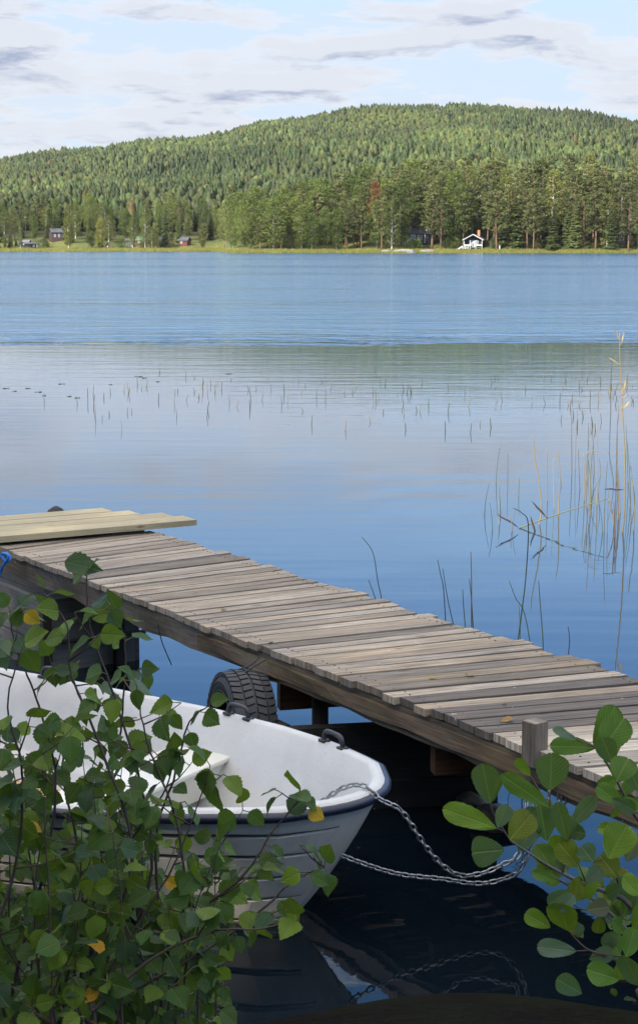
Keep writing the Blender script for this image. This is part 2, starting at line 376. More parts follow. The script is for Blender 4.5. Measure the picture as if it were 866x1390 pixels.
# --- the far hillside wood: thousands of crowns merged into one mass
def far_forest():
    def crown_shell(h, r, prof, rings, seg, jag, droop, col):
        """one small crown as a closed, ragged shell of boughs"""
        V = [(0, 0, h)]; C = [col]; T = []
        for i in range(rings):
            u = (i+1)/rings; rr = r*prof(u)
            for j in range(seg):
                a = 6.2832*(j+.5*(i % 2))/seg+rng.normal(0, .12); q = rr*(1+jag*((j % 2)*2-1)*rng.uniform(.5, 1.1))*rng.uniform(.85, 1.15)
                V.append((math.cos(a)*q, math.sin(a)*q, h*(1-u*.93)-(droop*q if j % 2 else -droop*q*.4)+rng.normal(0, .12))); C.append(tuple(np.array(col)*rng.uniform(.7, 1.3)))
        for j in range(seg): T.append((0, 1+j, 1+(j+1) % seg))
        for i in range(rings-1):
            for j in range(seg):
                a_, b_, c_, d_ = 1+i*seg+j, 1+i*seg+(j+1) % seg, 1+(i+1)*seg+(j+1) % seg, 1+(i+1)*seg+j
                T += [(a_, d_, c_), (a_, c_, b_)]
        return np.array(V, float), np.array(T), np.array(C, float)
    protos = []
    cone = lambda u: (.12+.88*u**.62)*(1 if u < .85 else .7)
    egg = lambda u: math.sin(math.pi*min(1, .12+u*.8))**.75
    bell = lambda u: min(1, .42+1.0*u)*(1 if u < .7 else 1-(u-.7)*2)
    for k in range(5):
        protos.append([crown_shell(13, 1.9, cone, 9, 10, .38, .55, SPR), crown_shell(13, 2.0, cone, 6, 8, .34, .45, SPR)])
    for k in range(4):
        protos.append([crown_shell(12.5, 2.1, bell, 8, 10, .3, .35, PIN), crown_shell(12.5, 2.2, bell, 5, 8, .28, .3, PIN)])
    for k in range(3):
        protos.append([crown_shell(11, 2.2, egg, 8, 10, .22, .2, BIR), crown_shell(11, 2.3, egg, 5, 8, .22, .2, BIR)])
    N_ = 42000
    D = np.sqrt(rng.uniform(500**2, 1530**2, N_)); a = rng.uniform(-.255, .255, N_)
    x = np.sin(a)*D; y = np.cos(a)*D; px = 433+x/y*F; d = D-shoreD(px)
    keep = (d > np.where(px < 305, 62, 52)) & ~((d > 250) & (D < 640) & (px < 300))
    x, y, D = x[keep], y[keep], D[keep]; z = terr(x, y)
    sel = np.array([mn.noise(Vector((xx*.009, yy_*.006, 3))) + .35*mn.noise(Vector((xx*.04, yy_*.03, 9))) for xx, yy_ in zip(x, y)])
    sel = sel+rng.normal(0, .16, len(sel))
    kind = np.where(sel < -.12, 0, np.where(sel < .2, 1, 2)); kind = np.where(rng.random(len(kind)) < .15, rng.integers(0, 3, len(kind)), kind)
    lod = (D > 830).astype(int)
    pid = np.where(kind == 0, rng.integers(0, 5, len(x)), np.where(kind == 1, 5+rng.integers(0, 4, len(x)), 9+rng.integers(0, 3, len(x))))
    Vs = []; Ts = []; Cs = []; off = 0
    for q in range(len(protos)):
        for L in (0, 1):
            idx = np.where((pid == q) & (lod == L))[0]
            if not len(idx): continue
            PV, PT, PC = protos[q][L]; nn = len(idx)
            s = rng.uniform(.32, .84, nn)*(1+.18*np.sin(x[idx]*.021+y[idx]*.013)*np.sin(x[idx]*.05))*np.where(D[idx] < 760, 1.2, 1); sw = s**.6*rng.uniform(.85, 1.35, nn); r_ = rng.uniform(0, 6.28, nn)
            cx = np.cos(r_)[:, None]; sx = np.sin(r_)[:, None]
            vx = (PV[None, :, 0]*cx-PV[None, :, 1]*sx)*sw[:, None]+x[idx][:, None]
            vy = (PV[None, :, 0]*sx+PV[None, :, 1]*cx)*sw[:, None]+y[idx][:, None]
            vz = PV[None, :, 2]*s[:, None]+z[idx][:, None]-.3
            Vs.append(np.stack([vx, vy, vz], -1).reshape(-1, 3))
            Ts.append((PT[None]+(np.arange(nn)*len(PV))[:, None, None]+off).reshape(-1, 3)); off += nn*len(PV)
            tint = rng.uniform(.6, 1.35, (nn, 1))*np.stack([1+rng.normal(0, .1, nn), np.ones(nn), 1+rng.normal(0, .1, nn)], -1)
            pn = np.array([mn.noise(Vector((xx*.006, yy_*.004, 5)))+.5*mn.noise(Vector((xx*.02, yy_*.012, 2))) for xx, yy_ in zip(x[idx], y[idx])]); tint *= (1+.55*pn)[:, None]; odd = rng.random(nn) < .008; tint[odd] *= np.array([1.9, 1.0, .8])
            Cs.append((PC[None]*tint[:, None, :]).reshape(-1, 3))
    me = tri_mesh('hillside_forest', np.concatenate(Vs), np.concatenate(Ts), np.clip(np.concatenate(Cs)*np.array([.61, .68, .54]), 0, 1), M_fol)
    tag(link('hillside_forest', me), 'mixed spruce pine and birch wood covering the hillside', 'forest', kind='stuff')
    print('forest tris', sum(len(t) for t in Ts))
far_forest()

# --- single trees, crown and trunk
def tree_proto(kind, h, seed, col=None):
    g = np.random.default_rng(seed); mt = M_fol
    if kind == 'spruce': V, T, C = spruce(h, h*.17, 30, 9, g, col or SPR, start=.07, sub=4, thin=.1)
    elif kind == 'dead_spruce': V, T, C = spruce(h, h*.13, 26, 7, g, (.2, .18, .15), start=.1, sub=2, thin=.35); V = V.copy()
    elif kind == 'pine':
        V, T, C, cen = broad(h, h*.155, .3, 44, 62, .62, g, col or PIN, pine=True, var=.6)
    else:
        V, T, C, cen = broad(h, h*.2, .14, 60, 62, .42, g, col or BIR, var=.55); mt = M_leafy
    e = empty(kind+'_tree')
    if kind == 'dead_spruce': e.name = 'dead_spruce'
    link('crown', tri_mesh('crown', V, T, np.clip(C, 0, 1), M_dead if kind == 'dead_spruce' else mt), e)
    mb = MB(); r0 = h*(.019 if kind == 'birch' else .013)
    tc = {'spruce': (.10, .08, .065), 'pine': (.15, .085, .05), 'birch': (.5, .48, .44), 'leafy': (.13, .11, .09), 'dead_spruce': (.3, .28, .25)}[kind]
    wob = [Vector((g.normal(0, .012)*h*t, g.normal(0, .012)*h*t, h*t*.97)) for t in (0, .1, .25, .45, .65, .85, 1)]
    wob[0] = Vector((0, 0, -.6)); wob[1].x = wob[1].y = 0
    mb.tube(wob, [r0*1.25, r0, r0*.85, r0*.68, r0*.48, r0*.28, .03], 8, tc)
    if kind in ('pine', 'birch', 'leafy'):
        for cpt, cr in cen[::2]:
            z0 = max(h*.12, cpt[2]-h*.08); mb.tube([Vector((0, 0, z0)), Vector((cpt[0]*.5, cpt[1]*.5, (z0+cpt[2])/2+.1)), Vector(cpt)], [r0*.35, r0*.22, r0*.1], 5, tc)
    mb.build('trunk', M_bark, e, smooth=True)
    return e
M_dead = plain('dead_twigs', (.2, .19, .17), .9, 5, .2)
protos = {}
def P(kind, i, h, seed, col=None):
    e = tree_proto(kind, h, seed, col); protos.setdefault(kind, []).append([e, False]); return e
for i in range(4): P('spruce', i, 20, 20+i)
for i in range(4): P('pine', i, 20, 40+i)
for i in range(3): P('birch', i, 12, 60+i)
for i in range(3): P('leafy', i, 13, 80+i, DEC)
P('leafy', 3, 13, 84, (.15, .19, .045))
P('dead_spruce', 0, 16, 90)
BASEH = {'spruce': 20, 'pine': 20, 'birch': 12, 'leafy': 13, 'dead_spruce': 16}
def put_tree(kind, x, y, h, label, group=None, z=None, i=None, wide=1.0, cat=None):
    lst = protos[kind]; k = random.randrange(len(lst)) if i is None else i
    e, used = lst[k]
    o = copy_tree(e) if used else e
    lst[k][1] = True
    s = h/BASEH[kind]; o.location = (x, y, terrz(x, y) if z is None else z); o.scale = (s*wide, s*wide, s)
    o.rotation_euler = (random.uniform(-.02, .02), random.uniform(-.02, .02), random.uniform(0, 6.28))
    tag(o, label, cat or {'spruce': 'spruce tree', 'pine': 'pine tree', 'birch': 'birch tree', 'leafy': 'tree', 'gold': 'birch tree', 'dead_spruce': 'dead tree'}[kind], group)
    if not group and 'group' in o: del o['group']
    return o
def far_pt(px, back):
    D = float(shoreD(px))+back; a = math.atan((px-433)/F); return D*math.sin(a), D*math.cos(a)
def h_for(px, ytop, back):
    """height that brings a tree's top to photo row ytop"""
    x, y = far_pt(px, back); z = terrz(x, y); top = CAMH+(331-ytop)/F*math.hypot(x, y); return x, y, max(3.0, top-z), z
def T1(kind, px, ytop, back, label, wide=1.0, i=None, group=None):
    x, y, h, z = h_for(px, ytop, back); return put_tree(kind, x, y, h, label, group, i=i, wide=wide)
# distinctive trees (right shore)
T1('birch', 531, 276, 3, 'slender pale-trunked birch at the water left of the dark house', .85)
T1('pine', 585, 256, 9, 'broad pine with orange trunk right in front of the dark house', 1.5)
T1('pine', 556, 243, 22, 'tall dark pine directly behind the dark house', 1.3)
BASEH['gold'] = 12; protos['gold'] = [[tree_proto('birch', 12, 98, (.21, .20, .035)), False]]
BASEH['rust'] = 13; e_ = tree_proto('leafy', 13, 99, (.26, .10, .045)); protos['rust'] = [[e_, False]]
x, y, h, z = h_for(508, 248, 16); put_tree('rust', x, y, h, 'rust-brown tree among the dark green clump left of the dark house', wide=.75, cat='tree')
T1('leafy', 340, 268, 6, 'round light green tree at the very tip of the wooded point', 1.3, i=3)
T1('leafy', 372, 272, 7, 'second bright round tree from the tip of the wooded point', 1.35, i=3)
T1('leafy', 410, 280, 4, 'low bushy green tree beside the water halfway along the wooded point', 1.3, i=3)
T1('pine', 430, 262, 14, 'pale olive pine above the middle of the wooded point', 1.3)
T1('pine', 627, 258, 10, 'tall pine with reddish trunk just left of the white-trimmed cabin', 1.0)
T1('dead_spruce', 840, 268, 12, 'grey dead spruce near the right end of the far shore', .8)
T1('dead_spruce', 852, 277, 10, 'shorter grey dead spruce beside the taller dead one', .7)
T1('pine', 690, 250, 8, 'tall slim pine standing right of the white-trimmed cabin', 1.0)
# distinctive trees (left shore)
T1('gold', 139, 297, 7, 'bright yellow-green birch behind the tiny red shed on the left shore', 1.0)
T1('gold', 96, 296, 7, 'yellowing birch right of the brown house on the left shore', .95)
T1('birch', 182, 299, 8, 'white-trunked birch left of the green-roofed red cottage', .8)
T1('birch', 199, 280, 8, 'tall white-trunked birch in front of the green-roofed red cottage', .62)
T1('spruce', 226, 268, 13, 'tall narrow spruce between the two red cottages on the left shore', .85)
T1('birch', 213, 303, 8, 'small olive birch right of the green-roofed red cottage', .85)
T1('birch', 31, 300, 6, 'thin pale-trunked birch beside the black boat shed on the left shore', .5)
# the rest of the near rows
def clear_of(px, back, L):
    return any(abs(px-a) < w_ and back < bk for a, w_, bk in L)
HOUSES = [(642, 25, 16), (568, 19, 26), (44, 14, 16), (80, 9, 26), (148, 5, 12), (195, 12, 24), (226, 11, 21), (250, 9, 21)]
cnt = {}
px = 318
while px < 900:
    for back in (5, 15, 27, 40):
        qx = px+random.uniform(-5, 5); bk = back+random.uniform(-4, 5)
        if clear_of(qx, bk, HOUSES): continue
        if back == 5 and (530 < qx < 665) and random.random() < .7: continue
        tip = ss(325, 600, qx)
        ytop = 292-40*tip-(back/40)*(32)*1.0+random.uniform(-9, 12)
        if back == 5: ytop += 12
        r_ = random.random()
        if qx < 470: kind = 'leafy' if r_ < .55 else ('pine' if r_ < .85 else 'spruce')
        elif qx < 620: kind = 'pine' if r_ < .5 else ('spruce' if r_ < .75 else 'leafy')
        else: kind = 'pine' if r_ < .5 else ('spruce' if r_ < .92 else 'birch')
        w_ = {'pine': 1.05, 'spruce': .95, 'birch': .8, 'leafy': 1.1}[kind]
        lab = {'pine': 'tall pine in the dense row along the right-hand far shore', 'spruce': 'dark pointed spruce in the dense row along the right-hand far shore',
               'birch': 'pale-trunked birch among the conifers of the right-hand far shore', 'leafy': 'round-crowned leafy tree in the row along the right-hand far shore'}[kind]
        T1(kind, qx, ytop, bk, lab, w_*random.uniform(.85, 1.2), group=kind+' trees along the right-hand far shore')
    px += 13.5
px = -40
while px < 318:
    for back in (8, 28, 44, 58):
        qx = px+random.uniform(-5, 5); bk = back+random.uniform(-4, 6)
        if clear_of(qx, bk, HOUSES): continue
        if back < 20 and 20 < qx < 300 and random.random() < .62: continue
        ytop = 298-(back/58)*26+random.uniform(-9, 9)
        if back == 8: ytop = 306+random.uniform(-8, 8)
        r_ = random.random()
        kind = 'spruce' if r_ < .48 else ('pine' if r_ < .7 else ('birch' if r_ < .85 else 'leafy'))
        lab = {'pine': 'dark bushy pine behind the cottages on the left-hand far shore', 'spruce': 'dark spruce behind the cottages on the left-hand far shore',
               'birch': 'pale green birch in the wood edge of the left-hand far shore', 'leafy': 'leafy green tree in the wood edge of the left-hand far shore'}[kind]
        T1(kind, qx, ytop, bk, lab, random.uniform(.85, 1.15), group=kind+' trees of the left-hand far shore')
    px += 15

# --- shrubs on the far shore
def shrub(px, ytop, back, wpx, label, col=DEC, seed=1):
    g = np.random.default_rng(seed); x, y, h, z = h_for(px, ytop, back); Dm = math.hypot(x, y); r = wpx/F*Dm/2
    h = max(.8, h); V, T, C, cen = broad(h, r, .12, 22, 60, .28, g, col, flat=.8)
    e = empty('shrub', (x, y, z)); link('foliage', tri_mesh('foliage', V, T, np.clip(C, 0, 1), M_leafy), e)
    mb = MB()
    for cpt, cr in cen[::3]: mb.tube([(0, 0, -.2), (cpt[0]*.4, cpt[1]*.4, cpt[2]*.5), tuple(cpt)], [.05, .035, .015], 5, (.12, .09, .06))
    mb.build('stem', M_bark, e, smooth=True); tag(e, label, 'shrub')
shrub(553, 322, 7, 17, 'bright green shrub under the left windows of the dark house', (.11, .16, .03), 2)
shrub(566, 326, 6, 11, 'round light green shrub below the middle of the dark house', (.12, .17, .035), 3)
shrub(616, 327, 8, 15, 'vivid yellow-green shrub immediately left of the white-trimmed cabin', (.13, .18, .03), 4)
shrub(604, 330, 6, 14, 'dull green shrub between the orange-trunked pine and the vivid shrub', (.06, .09, .03), 5)
shrub(668, 331, 9, 13, 'grey-green shrub immediately right of the white-trimmed cabin', (.08, .1, .05), 6)
shrub(684, 333, 8, 14, 'low dark shrub further right of the white-trimmed cabin', (.05, .08, .03), 7)
for k_, (px_, w_) in enumerate([(705, 16), (728, 18), (755, 15), (779, 18), (803, 16), (826, 14), (851, 18)]):
    shrub(px_, 331+(k_ % 3), 7+k_ % 2, w_, 'low olive bush at the foot of the right-hand conifers, %s' % ['left end of the bush row', 'second in the bush row', 'third in the bush row', 'middle of the bush row', 'below the yellow aspen', 'below the dead spruces', 'at the right frame edge'][k_], (.07, .09, .03), 20+k_)
shrub(62, 330, 10, 16, 'grassy green bush on the slope below the brown house', (.07, .1, .03), 9)
shrub(168, 330, 12, 22, 'dark green hedge-like bush right of the tiny red shed', (.05, .09, .03), 10)
shrub(196, 331, 10, 14, 'green bush under the green-roofed red cottage', (.055, .09, .03), 11)
shrub(232, 332, 10, 18, 'brownish bush before the two red cottages', (.1, .08, .04), 12)

rq = random.Random(12)
for k_ in range(26):
    px_ = rq.uniform(-20, 315)
    if clear_of(px_, 5, HOUSES): continue
    T1(rq.choice(['birch', 'leafy', 'spruce', 'leafy']), px_, rq.uniform(309, 324), rq.uniform(7, 26), 'young low tree on the grassy slope of the left-hand far shore', rq.uniform(1.1, 1.6), group='young trees on the left-hand slope')
# --- reeds and grass fringe of the far shore: nobody could count it
g = np.random.default_rng(3); nb = 22000
pxs = g.uniform(-60, 930, nb); ds = g.uniform(-1.2, 3.2, nb)
Dv = shoreD(pxs)+ds; a = np.arctan((pxs-433)/F); bx = Dv*np.sin(a); by = Dv*np.cos(a); bz = np.maximum(terr(bx, by), -.1)
hh = g.uniform(.25, .85, nb)*np.where(pxs < 318, 1.2, 1); ww = g.uniform(.05, .14, nb)
V = np.empty((nb, 3, 3)); V[:, 0] = np.stack([bx-ww, by, bz-.05], -1); V[:, 1] = np.stack([bx+ww, by, bz-.05], -1); V[:, 2] = np.stack([bx+g.normal(0, .1, nb), by+g.normal(0, .1, nb), bz+hh], -1)
C = np.repeat((np.array([[.22, .21, .05]])*g.uniform(.6, 1.3, (nb, 1))*np.where(g.random((nb, 1)) < .3, np.array([[.6, .8, .8]]), 1)), 3, 0)
tag(link('shore_grass', tri_mesh('shore_grass', V.reshape(-1, 3), np.arange(nb*3).reshape(-1, 3), C, M_leafy)), 'yellow-green grass fringe along the far waterline', 'grass', kind='stuff')
# --- low rocks in front of the dark house
M_rock = plain('granite', (.2, .185, .165), .85, 4, .35, bump=.02)
def rock(name, loc, size, label, seed, cat='rock', mat=None):
    import bmesh
    bm = bmesh.new(); bmesh.ops.create_icosphere(bm, subdivisions=3, radius=1)
    for v in bm.verts:
        k = 1+.28*mn.noise(v.co*1.4+Vector((seed*3.1, 0, 0)))+.1*mn.noise(v.co*4+Vector((0, seed, 0)))
        v.co = Vector((v.co.x*size[0]*k, v.co.y*size[1]*k, v.co.z*size[2]*k))
    me = bpy.data.meshes.new(name); bm.to_mesh(me); bm.free(); me.polygons.foreach_set('use_smooth', [True]*len(me.polygons)); me.materials.append(mat or M_rock)
    o = link(name, me); o.location = loc; tag(o, label, cat); return o
for k_, (px_, s_, lb) in enumerate([(549, (3.2, 1.6, .9), 'long pale shore rock left of the dark house shrubs'), (578, (3.6, 1.8, .75), 'flat pale shore rock below the orange-trunked pine'), (524, (1.8, 1.2, .7), 'small shore rock at the foot of the slender birch')]):
    x, y = far_pt(px_, 1.2); rock('shore_rock', (x, y, .15), s_, lb, k_)

# ------------------------------------------------------------------ far houses
def pm(name, c, r=.7, amt=.12): return plain(name, c, r, 2, amt)
M_black = pm('black_boards', (.018, .018, .02)); M_white = pm('white_trim', (.42, .42, .41), .5, .05); M_roof = pm('slate_roof', (.055, .06, .075))
M_red = pm('falu_red_boards', (.10, .02, .017)); M_green = pm('green_roof', (.06, .13, .07)); M_brick = pm('brick', (.42, .17, .09)); M_brown = pm('brown_boards', (.05, .03, .03))
M_glassf = plain('window_glass', (.12, .16, .2), .15, 1, .1); M_grey = pm('grey_boards', (.12, .12, .13))
def local_box(o, name, c, s, mat, parent=None, rz=0):
    mb = MB(); mb.box(c, s, rz); return mb.build(name, mat, parent or o)
def house(name, px, back, w_, d_, hw, hr, rz, label, wall, roof, ridge='y', base=0.3, windows=(), chimney=None, trim=True, door=None, cat='house', eave=.35):
    """ridge 'y': gable end faces the lake; 'x': the long side does. Origin: middle of the front at ground."""
    x, y = far_pt(px, back); z = terrz(x, y)
    e = empty(name, (x, y, z+base), rz); tag(e, label, cat)
    if px < 300: e.scale = (.86, .86, .86)
    mb = MB()
    if ridge == 'y':
        vs = [(-w_/2, 0, -base-1), (w_/2, 0, -base-1), (w_/2, 0, hw), (0, 0, hr), (-w_/2, 0, hw)]; vs += [(a_, d_, c_) for a_, _, c_ in vs]
        fs = [(0, 1, 2, 3, 4), (9, 8, 7, 6, 5), (0, 5, 6, 1), (1, 6, 7, 2), (4, 9, 5, 0), (2, 7, 8, 3), (3, 8, 9, 4)]
    else:
        vs = [(-w_/2, 0, -base-1), (-w_/2, d_, -base-1), (-w_/2, d_, hw), (-w_/2, d_/2, hr), (-w_/2, 0, hw)]; vs += [(w_/2, b_, c_) for _, b_, c_ in vs]
        fs = [(0, 1, 2, 3, 4), (9, 8, 7, 6, 5), (5, 6, 1, 0), (6, 7, 2, 1), (9, 5, 0, 4), (7, 8, 3, 2), (8, 9, 4, 3)]
    mb.add(vs, fs); mb.build('wall', wall, e)
    mb = MB(); t = .14
    span = w_/2 if ridge == 'y' else d_/2; sl_ = (hr-hw)/span; ov = eave
    for s in (-1, 1):
        if ridge == 'y':
            a_ = [(s*(span+ov), -ov, hw-sl_*ov+.02), (0, -ov, hr+.02), (0, d_+ov, hr+.02), (s*(span+ov), d_+ov, hw-sl_*ov+.02)]
        else:
            yy_ = -ov if s < 0 else d_+ov
            a_ = [(-w_/2-ov, yy_, hw-sl_*ov+.02), (-w_/2-ov, d_/2, hr+.02), (w_/2+ov, d_/2, hr+.02), (w_/2+ov, yy_, hw-sl_*ov+.02)]
        mb.add(a_+[(p_[0], p_[1], p_[2]+t) for p_ in a_], [(0, 1, 2, 3), (7, 6, 5, 4), (0, 4, 5, 1), (1, 5, 6, 2), (2, 6, 7, 3), (3, 7, 4, 0)])
    rf = mb.build('roof', roof, e)
    if chimney:
        mb = MB(); cx_, cy_ = chimney; mb.box((cx_, cy_, hr+.35), (.65, .65, 1.7)); mb.box((cx_, cy_, hr+1.24), (.78, .78, .1)); mb.build('chimney', M_brick, rf)
    if trim and ridge == 'y':
        mb = MB()
        for s in (-1, 1):
            mb.add([(s*(span+ov), -ov-.05, hw-sl_*ov-.14), (0, -ov-.05, hr-.14), (0, -ov-.05, hr+.2), (s*(span+ov), -ov-.05, hw-sl_*ov+.2)], [(0, 1, 2, 3)])
            vs_ = mb.v[-4:]; mb.add([(a_, b_+.04, c_) for a_, b_, c_ in vs_], [(3, 2, 1, 0)])
        mb.build('bargeboard', M_white, e)
    for (wx, wz, ww_, wh) in windows:
        fr = MB()
        for bx_ in ((wx-ww_/2, wz, .12, wh+.12), (wx+ww_/2, wz, .12, wh+.12), (wx, wz, .07, wh)): fr.box((bx_[0], -.04, bx_[1]), (bx_[2], .08, bx_[3]))
        fr.box((wx, -.042, wz-wh/2), (ww_+.12, .075, .12)); fr.box((wx, -.042, wz+wh/2), (ww_+.12, .075, .12))
        wo_ = fr.build('window', M_white, e)
        pn = MB(); pn.box((wx, -.012, wz), (ww_-.1, .02, wh-.1)); pn.build('pane', M_glassf, wo_)
    if door:
        dm = MB(); dm.box((door[0], -.03, door[1]/2), (.9, .06, door[1])); dm.build('door', door[2], e)
    return e
cb = house('cabin', 641, 8, 4.9, 7.5, 2.05, 3.35, R(-12), 'small black lakeside cabin with white veranda posts and brick chimney', M_black, M_roof, base=.55, chimney=(.9, 4.2), windows=((-.85, 1.1, .5, 1.2), (.9, 1.1, .6, 1.2)))
dm = MB(); dm.box((0, -.05, .95), (.85, .08, 1.9)); dm.build('door', pm('pale_door', (.35, .38, .4)), cb)
for sx_ in (-1.9, 0.0, 1.9): pass
for xx_ in (-2.45, -.75, .75, 2.45):
    mb = MB(); mb.box((xx_, -1.35, .45 if abs(xx_) > 1 else .45), (.17, .17, 3.0 if abs(xx_) > 1 else 2.9)); mb.build('veranda_post', M_white, cb)
for s in (-1, 1):
    mb = MB(); mb.box((s*1.6, -1.38, .55), (1.5, .05, .34)); mb.build('railing', M_white, cb)
mb = MB(); mb.box((0, -.75, -.08), (5.1, 1.5, .12)); mb.build('veranda_floor', M_grey, cb)
# veranda roof
mb = MB()
for s in (-1, 1):
    a_ = [(s*2.85, -1.75, 1.9), (0, -1.75, 3.4), (0, -.36, 3.4), (s*2.85, -.36, 1.9)]
    mb.add(a_+[(p_[0], p_[1], p_[2]+.1) for p_ in a_], [(0, 1, 2, 3), (7, 6, 5, 4), (0, 4, 5, 1), (1, 5, 6, 2), (2, 6, 7, 3), (3, 7, 4, 0)])
mb.build('veranda_roof', M_roof, cb)
mb = MB()
for s in (-1, 1):
    mb.add([(s*2.87, -1.8, 1.78), (0, -1.8, 3.32), (0, -1.8, 3.52), (s*2.87, -1.8, 2.0)], [(0, 1, 2, 3)]); mb.add([(s*2.87, -1.77, 1.78), (0, -1.77, 3.32), (0, -1.77, 3.52), (s*2.87, -1.77, 2.0)], [(3, 2, 1, 0)])
mb.build('bargeboard', M_white, cb)
# white rail and steps / slipway left of the cabin
x, y = far_pt(620, 2.5); e = empty('slipway_stairs', (x, y, 0)); tag(e, 'white wooden stairs sloping to the water left of the cabin', 'stairs')
mb = MB(); tl = Matrix.Rotation(R(-33), 3, 'Y')
mb.box((0, 0, .95), (2.9, .1, .35), 0, None, tl); mb.build('side_rail', M_white, e)
mb = MB(); mb.box((0, .9, .95), (2.9, .1, .35), 0, None, tl); mb.build('side_rail', M_white, e)
mb = MB()
for k_ in range(7): mb.box((-1.15+k_*.38, .45, .22+k_*.24), (.3, .8, .07))
mb.build('tread', M_white, e)
x, y = far_pt(630, 5); e = empty('white_fence', (x, y, terrz(x, y))); tag(e, 'short white board fence joined to the left end of the cabin veranda', 'fence')
for k_ in range(3):
    mb = MB(); mb.box((-.8+k_*.8, 0, .5), (.13, .13, 1.4)); mb.build('post', M_white, e)
mb = MB(); mb.box((0, -.08, .85), (1.9, .04, .2)); mb.box((0, -.08, .5), (1.9, .04, .2)); mb.build('rail', M_white, e)
x, y = far_pt(676, 5); e = empty('garden_post', (x, y, terrz(x, y))); tag(e, 'small white post standing on the grass right of the cabin', 'post')
mb = MB(); mb.box((0, 0, .5), (.35, .3, 1.3)); mb.build('shaft', M_white, e, bevel=.03)
mb = MB(); mb.box((0, 0, 1.19), (.5, .42, .08)); mb.build('cap', M_white, e)
hb = house('dark_house', 569, 17, 7.2, 7, 2.6, 4.1, R(4), 'dark house with white-framed windows half hidden behind the pines', M_black, M_roof, ridge='x', base=.5, windows=((-2.0, 1.55, 1.3, 1.3), (-.1, 1.55, 1.3, 1.3)))
mb = MB(); mb.box((1.3, -.06, 1.3), (.22, .1, 2.7)); mb.build('corner_board', M_white, hb); mb = MB(); mb.box((-3.55, -.06, 1.3), (.22, .1, 2.7)); mb.build('corner_board', M_white, hb)
x, y = far_pt(553, 14); e = empty('white_stairs', (x, y, terrz(x, y))); tag(e, 'white slanting stair rail at the left end of the dark house', 'stairs')
mb = MB(); mb.box((0, 0, 1.6), (2.2, .1, .35), 0, None, Matrix.Rotation(R(-40), 3, 'Y')); mb.build('handrail', M_white, e)
mb = MB(); mb.box((-.8, 0, .5), (.12, .12, 1.2)); mb.build('post', M_white, e)
mb = MB(); mb.box((.8, 0, 1.1), (.25, .15, 2.4)); mb.build('post', M_white, e)
bs = house('boat_shed', 45, 9, 4.6, 3.2, 1.5, 2.0, R(8), 'low black shed with a white corner on the left shore', M_black, M_roof, ridge='x', base=.2, windows=((1.1, .85, .6, .6),), cat='shed')
mb = MB(); mb.box((2.25, -.08, .7), (.2, .12, 1.7)); mb.build('corner_board', M_white, bs)
bs2 = house('black_shed', 36, 13, 3.4, 3.0, 1.7, 2.3, R(-5), 'black shed behind the low shed at the left shore', M_black, M_grey, ridge='x', base=.3, windows=((0, .9, .5, .5),), cat='shed')
house('brown_house', 81, 26, 4.0, 6, 2.9, 4.2, R(20), 'dark brown house up the slope at the left', M_brown, M_roof, ridge='x', base=.5, windows=((-.9, 1.6, .6, 1.0), (.7, 1.6, .6, 1.0)))
house('red_shed', 148.5, 6, 1.5, 1.6, 1.45, 2.5, R(5), 'tiny red shed with green roof at the left waterline', M_red, M_green, base=.1, windows=((0, .95, .35, .4),), cat='shed', trim=False)
house('red_cottage', 195, 18, 4.6, 4, 1.7, 2.9, R(-4), 'red cottage with a green roof and white corners', M_red, M_green, ridge='x', base=.3, windows=((-1.2, .95, .6, .6), (1.1, .95, .6, .6)), trim=False)
mbx = house('dark_red_barn', 224, 18, 3.4, 4, 1.7, 2.8, R(10), 'dark barn with red end wall between the cottages', M_brown, M_roof, ridge='x', base=.3, windows=((.3, .9, .5, .5),), cat='barn')
house('red_house', 250, 17, 3.3, 4.5, 1.8, 3.0, R(-14), 'dark red house with white corner furthest right on the left shore', M_red, M_roof, ridge='x', base=.3, windows=((-.6, 1, .6, .7),))
house('white_hut', 178, 15, 2.6, 2.2, .85, 1.5, R(3), 'low white hut left of the green-roofed cottage', M_white, M_grey, ridge='x', base=1.2, windows=((0, .45, .4, .35),), cat='hut')

# ------------------------------------------------------------------ the near bank
def bankz(x, y):
    ysh = 4.99+.10*math.sin(x*1.7+.6)+.07*math.sin(x*4.1)-.0*x + (1.2*max(0, x-1.4)) + max(0, -x-3)*.35
    d = ysh-y
    z = -.5+.5*min(1, max(0, (d+.5)/.5)) if d < 0 else .62*(1-math.exp(-d*.85))+.03*d
    z = z if d < 8 else z
    return min(z, 2.2)+.05*mn.noise(Vector((x*1.5, y*1.5, 0)))*min(1, max(0, d+.2))
mb = MB(); gx = [-60, -40, -25, -15, -10]+[-7+.16*i for i in range(88)]+[8, 10, 15, 25, 40, 60]; gy = [-60, -40, -25, -15, -8, -4, -2]+[-1+.14*i for i in range(64)]+[9, 12, 16, 22]
vs = [(x, y, bankz(x, y)) for y in gy for x in gx]; W_ = len(gx)
fs = [(j*W_+i, j*W_+i+1, (j+1)*W_+i+1, (j+1)*W_+i) for j in range(len(gy)-1) for i in range(W_-1)]
mb.add(vs, fs)
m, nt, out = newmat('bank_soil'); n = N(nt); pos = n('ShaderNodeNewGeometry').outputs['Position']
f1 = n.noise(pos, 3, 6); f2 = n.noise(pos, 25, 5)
c = n.mix(n.ramp(f1, [(.4, 0), (.6, 1)]), (.006, .005, .004), (.007, .009, .004)); c = n.mix(n.ramp(f2, [(.55, 0), (.75, .7)]), c, (.016, .012, .008))
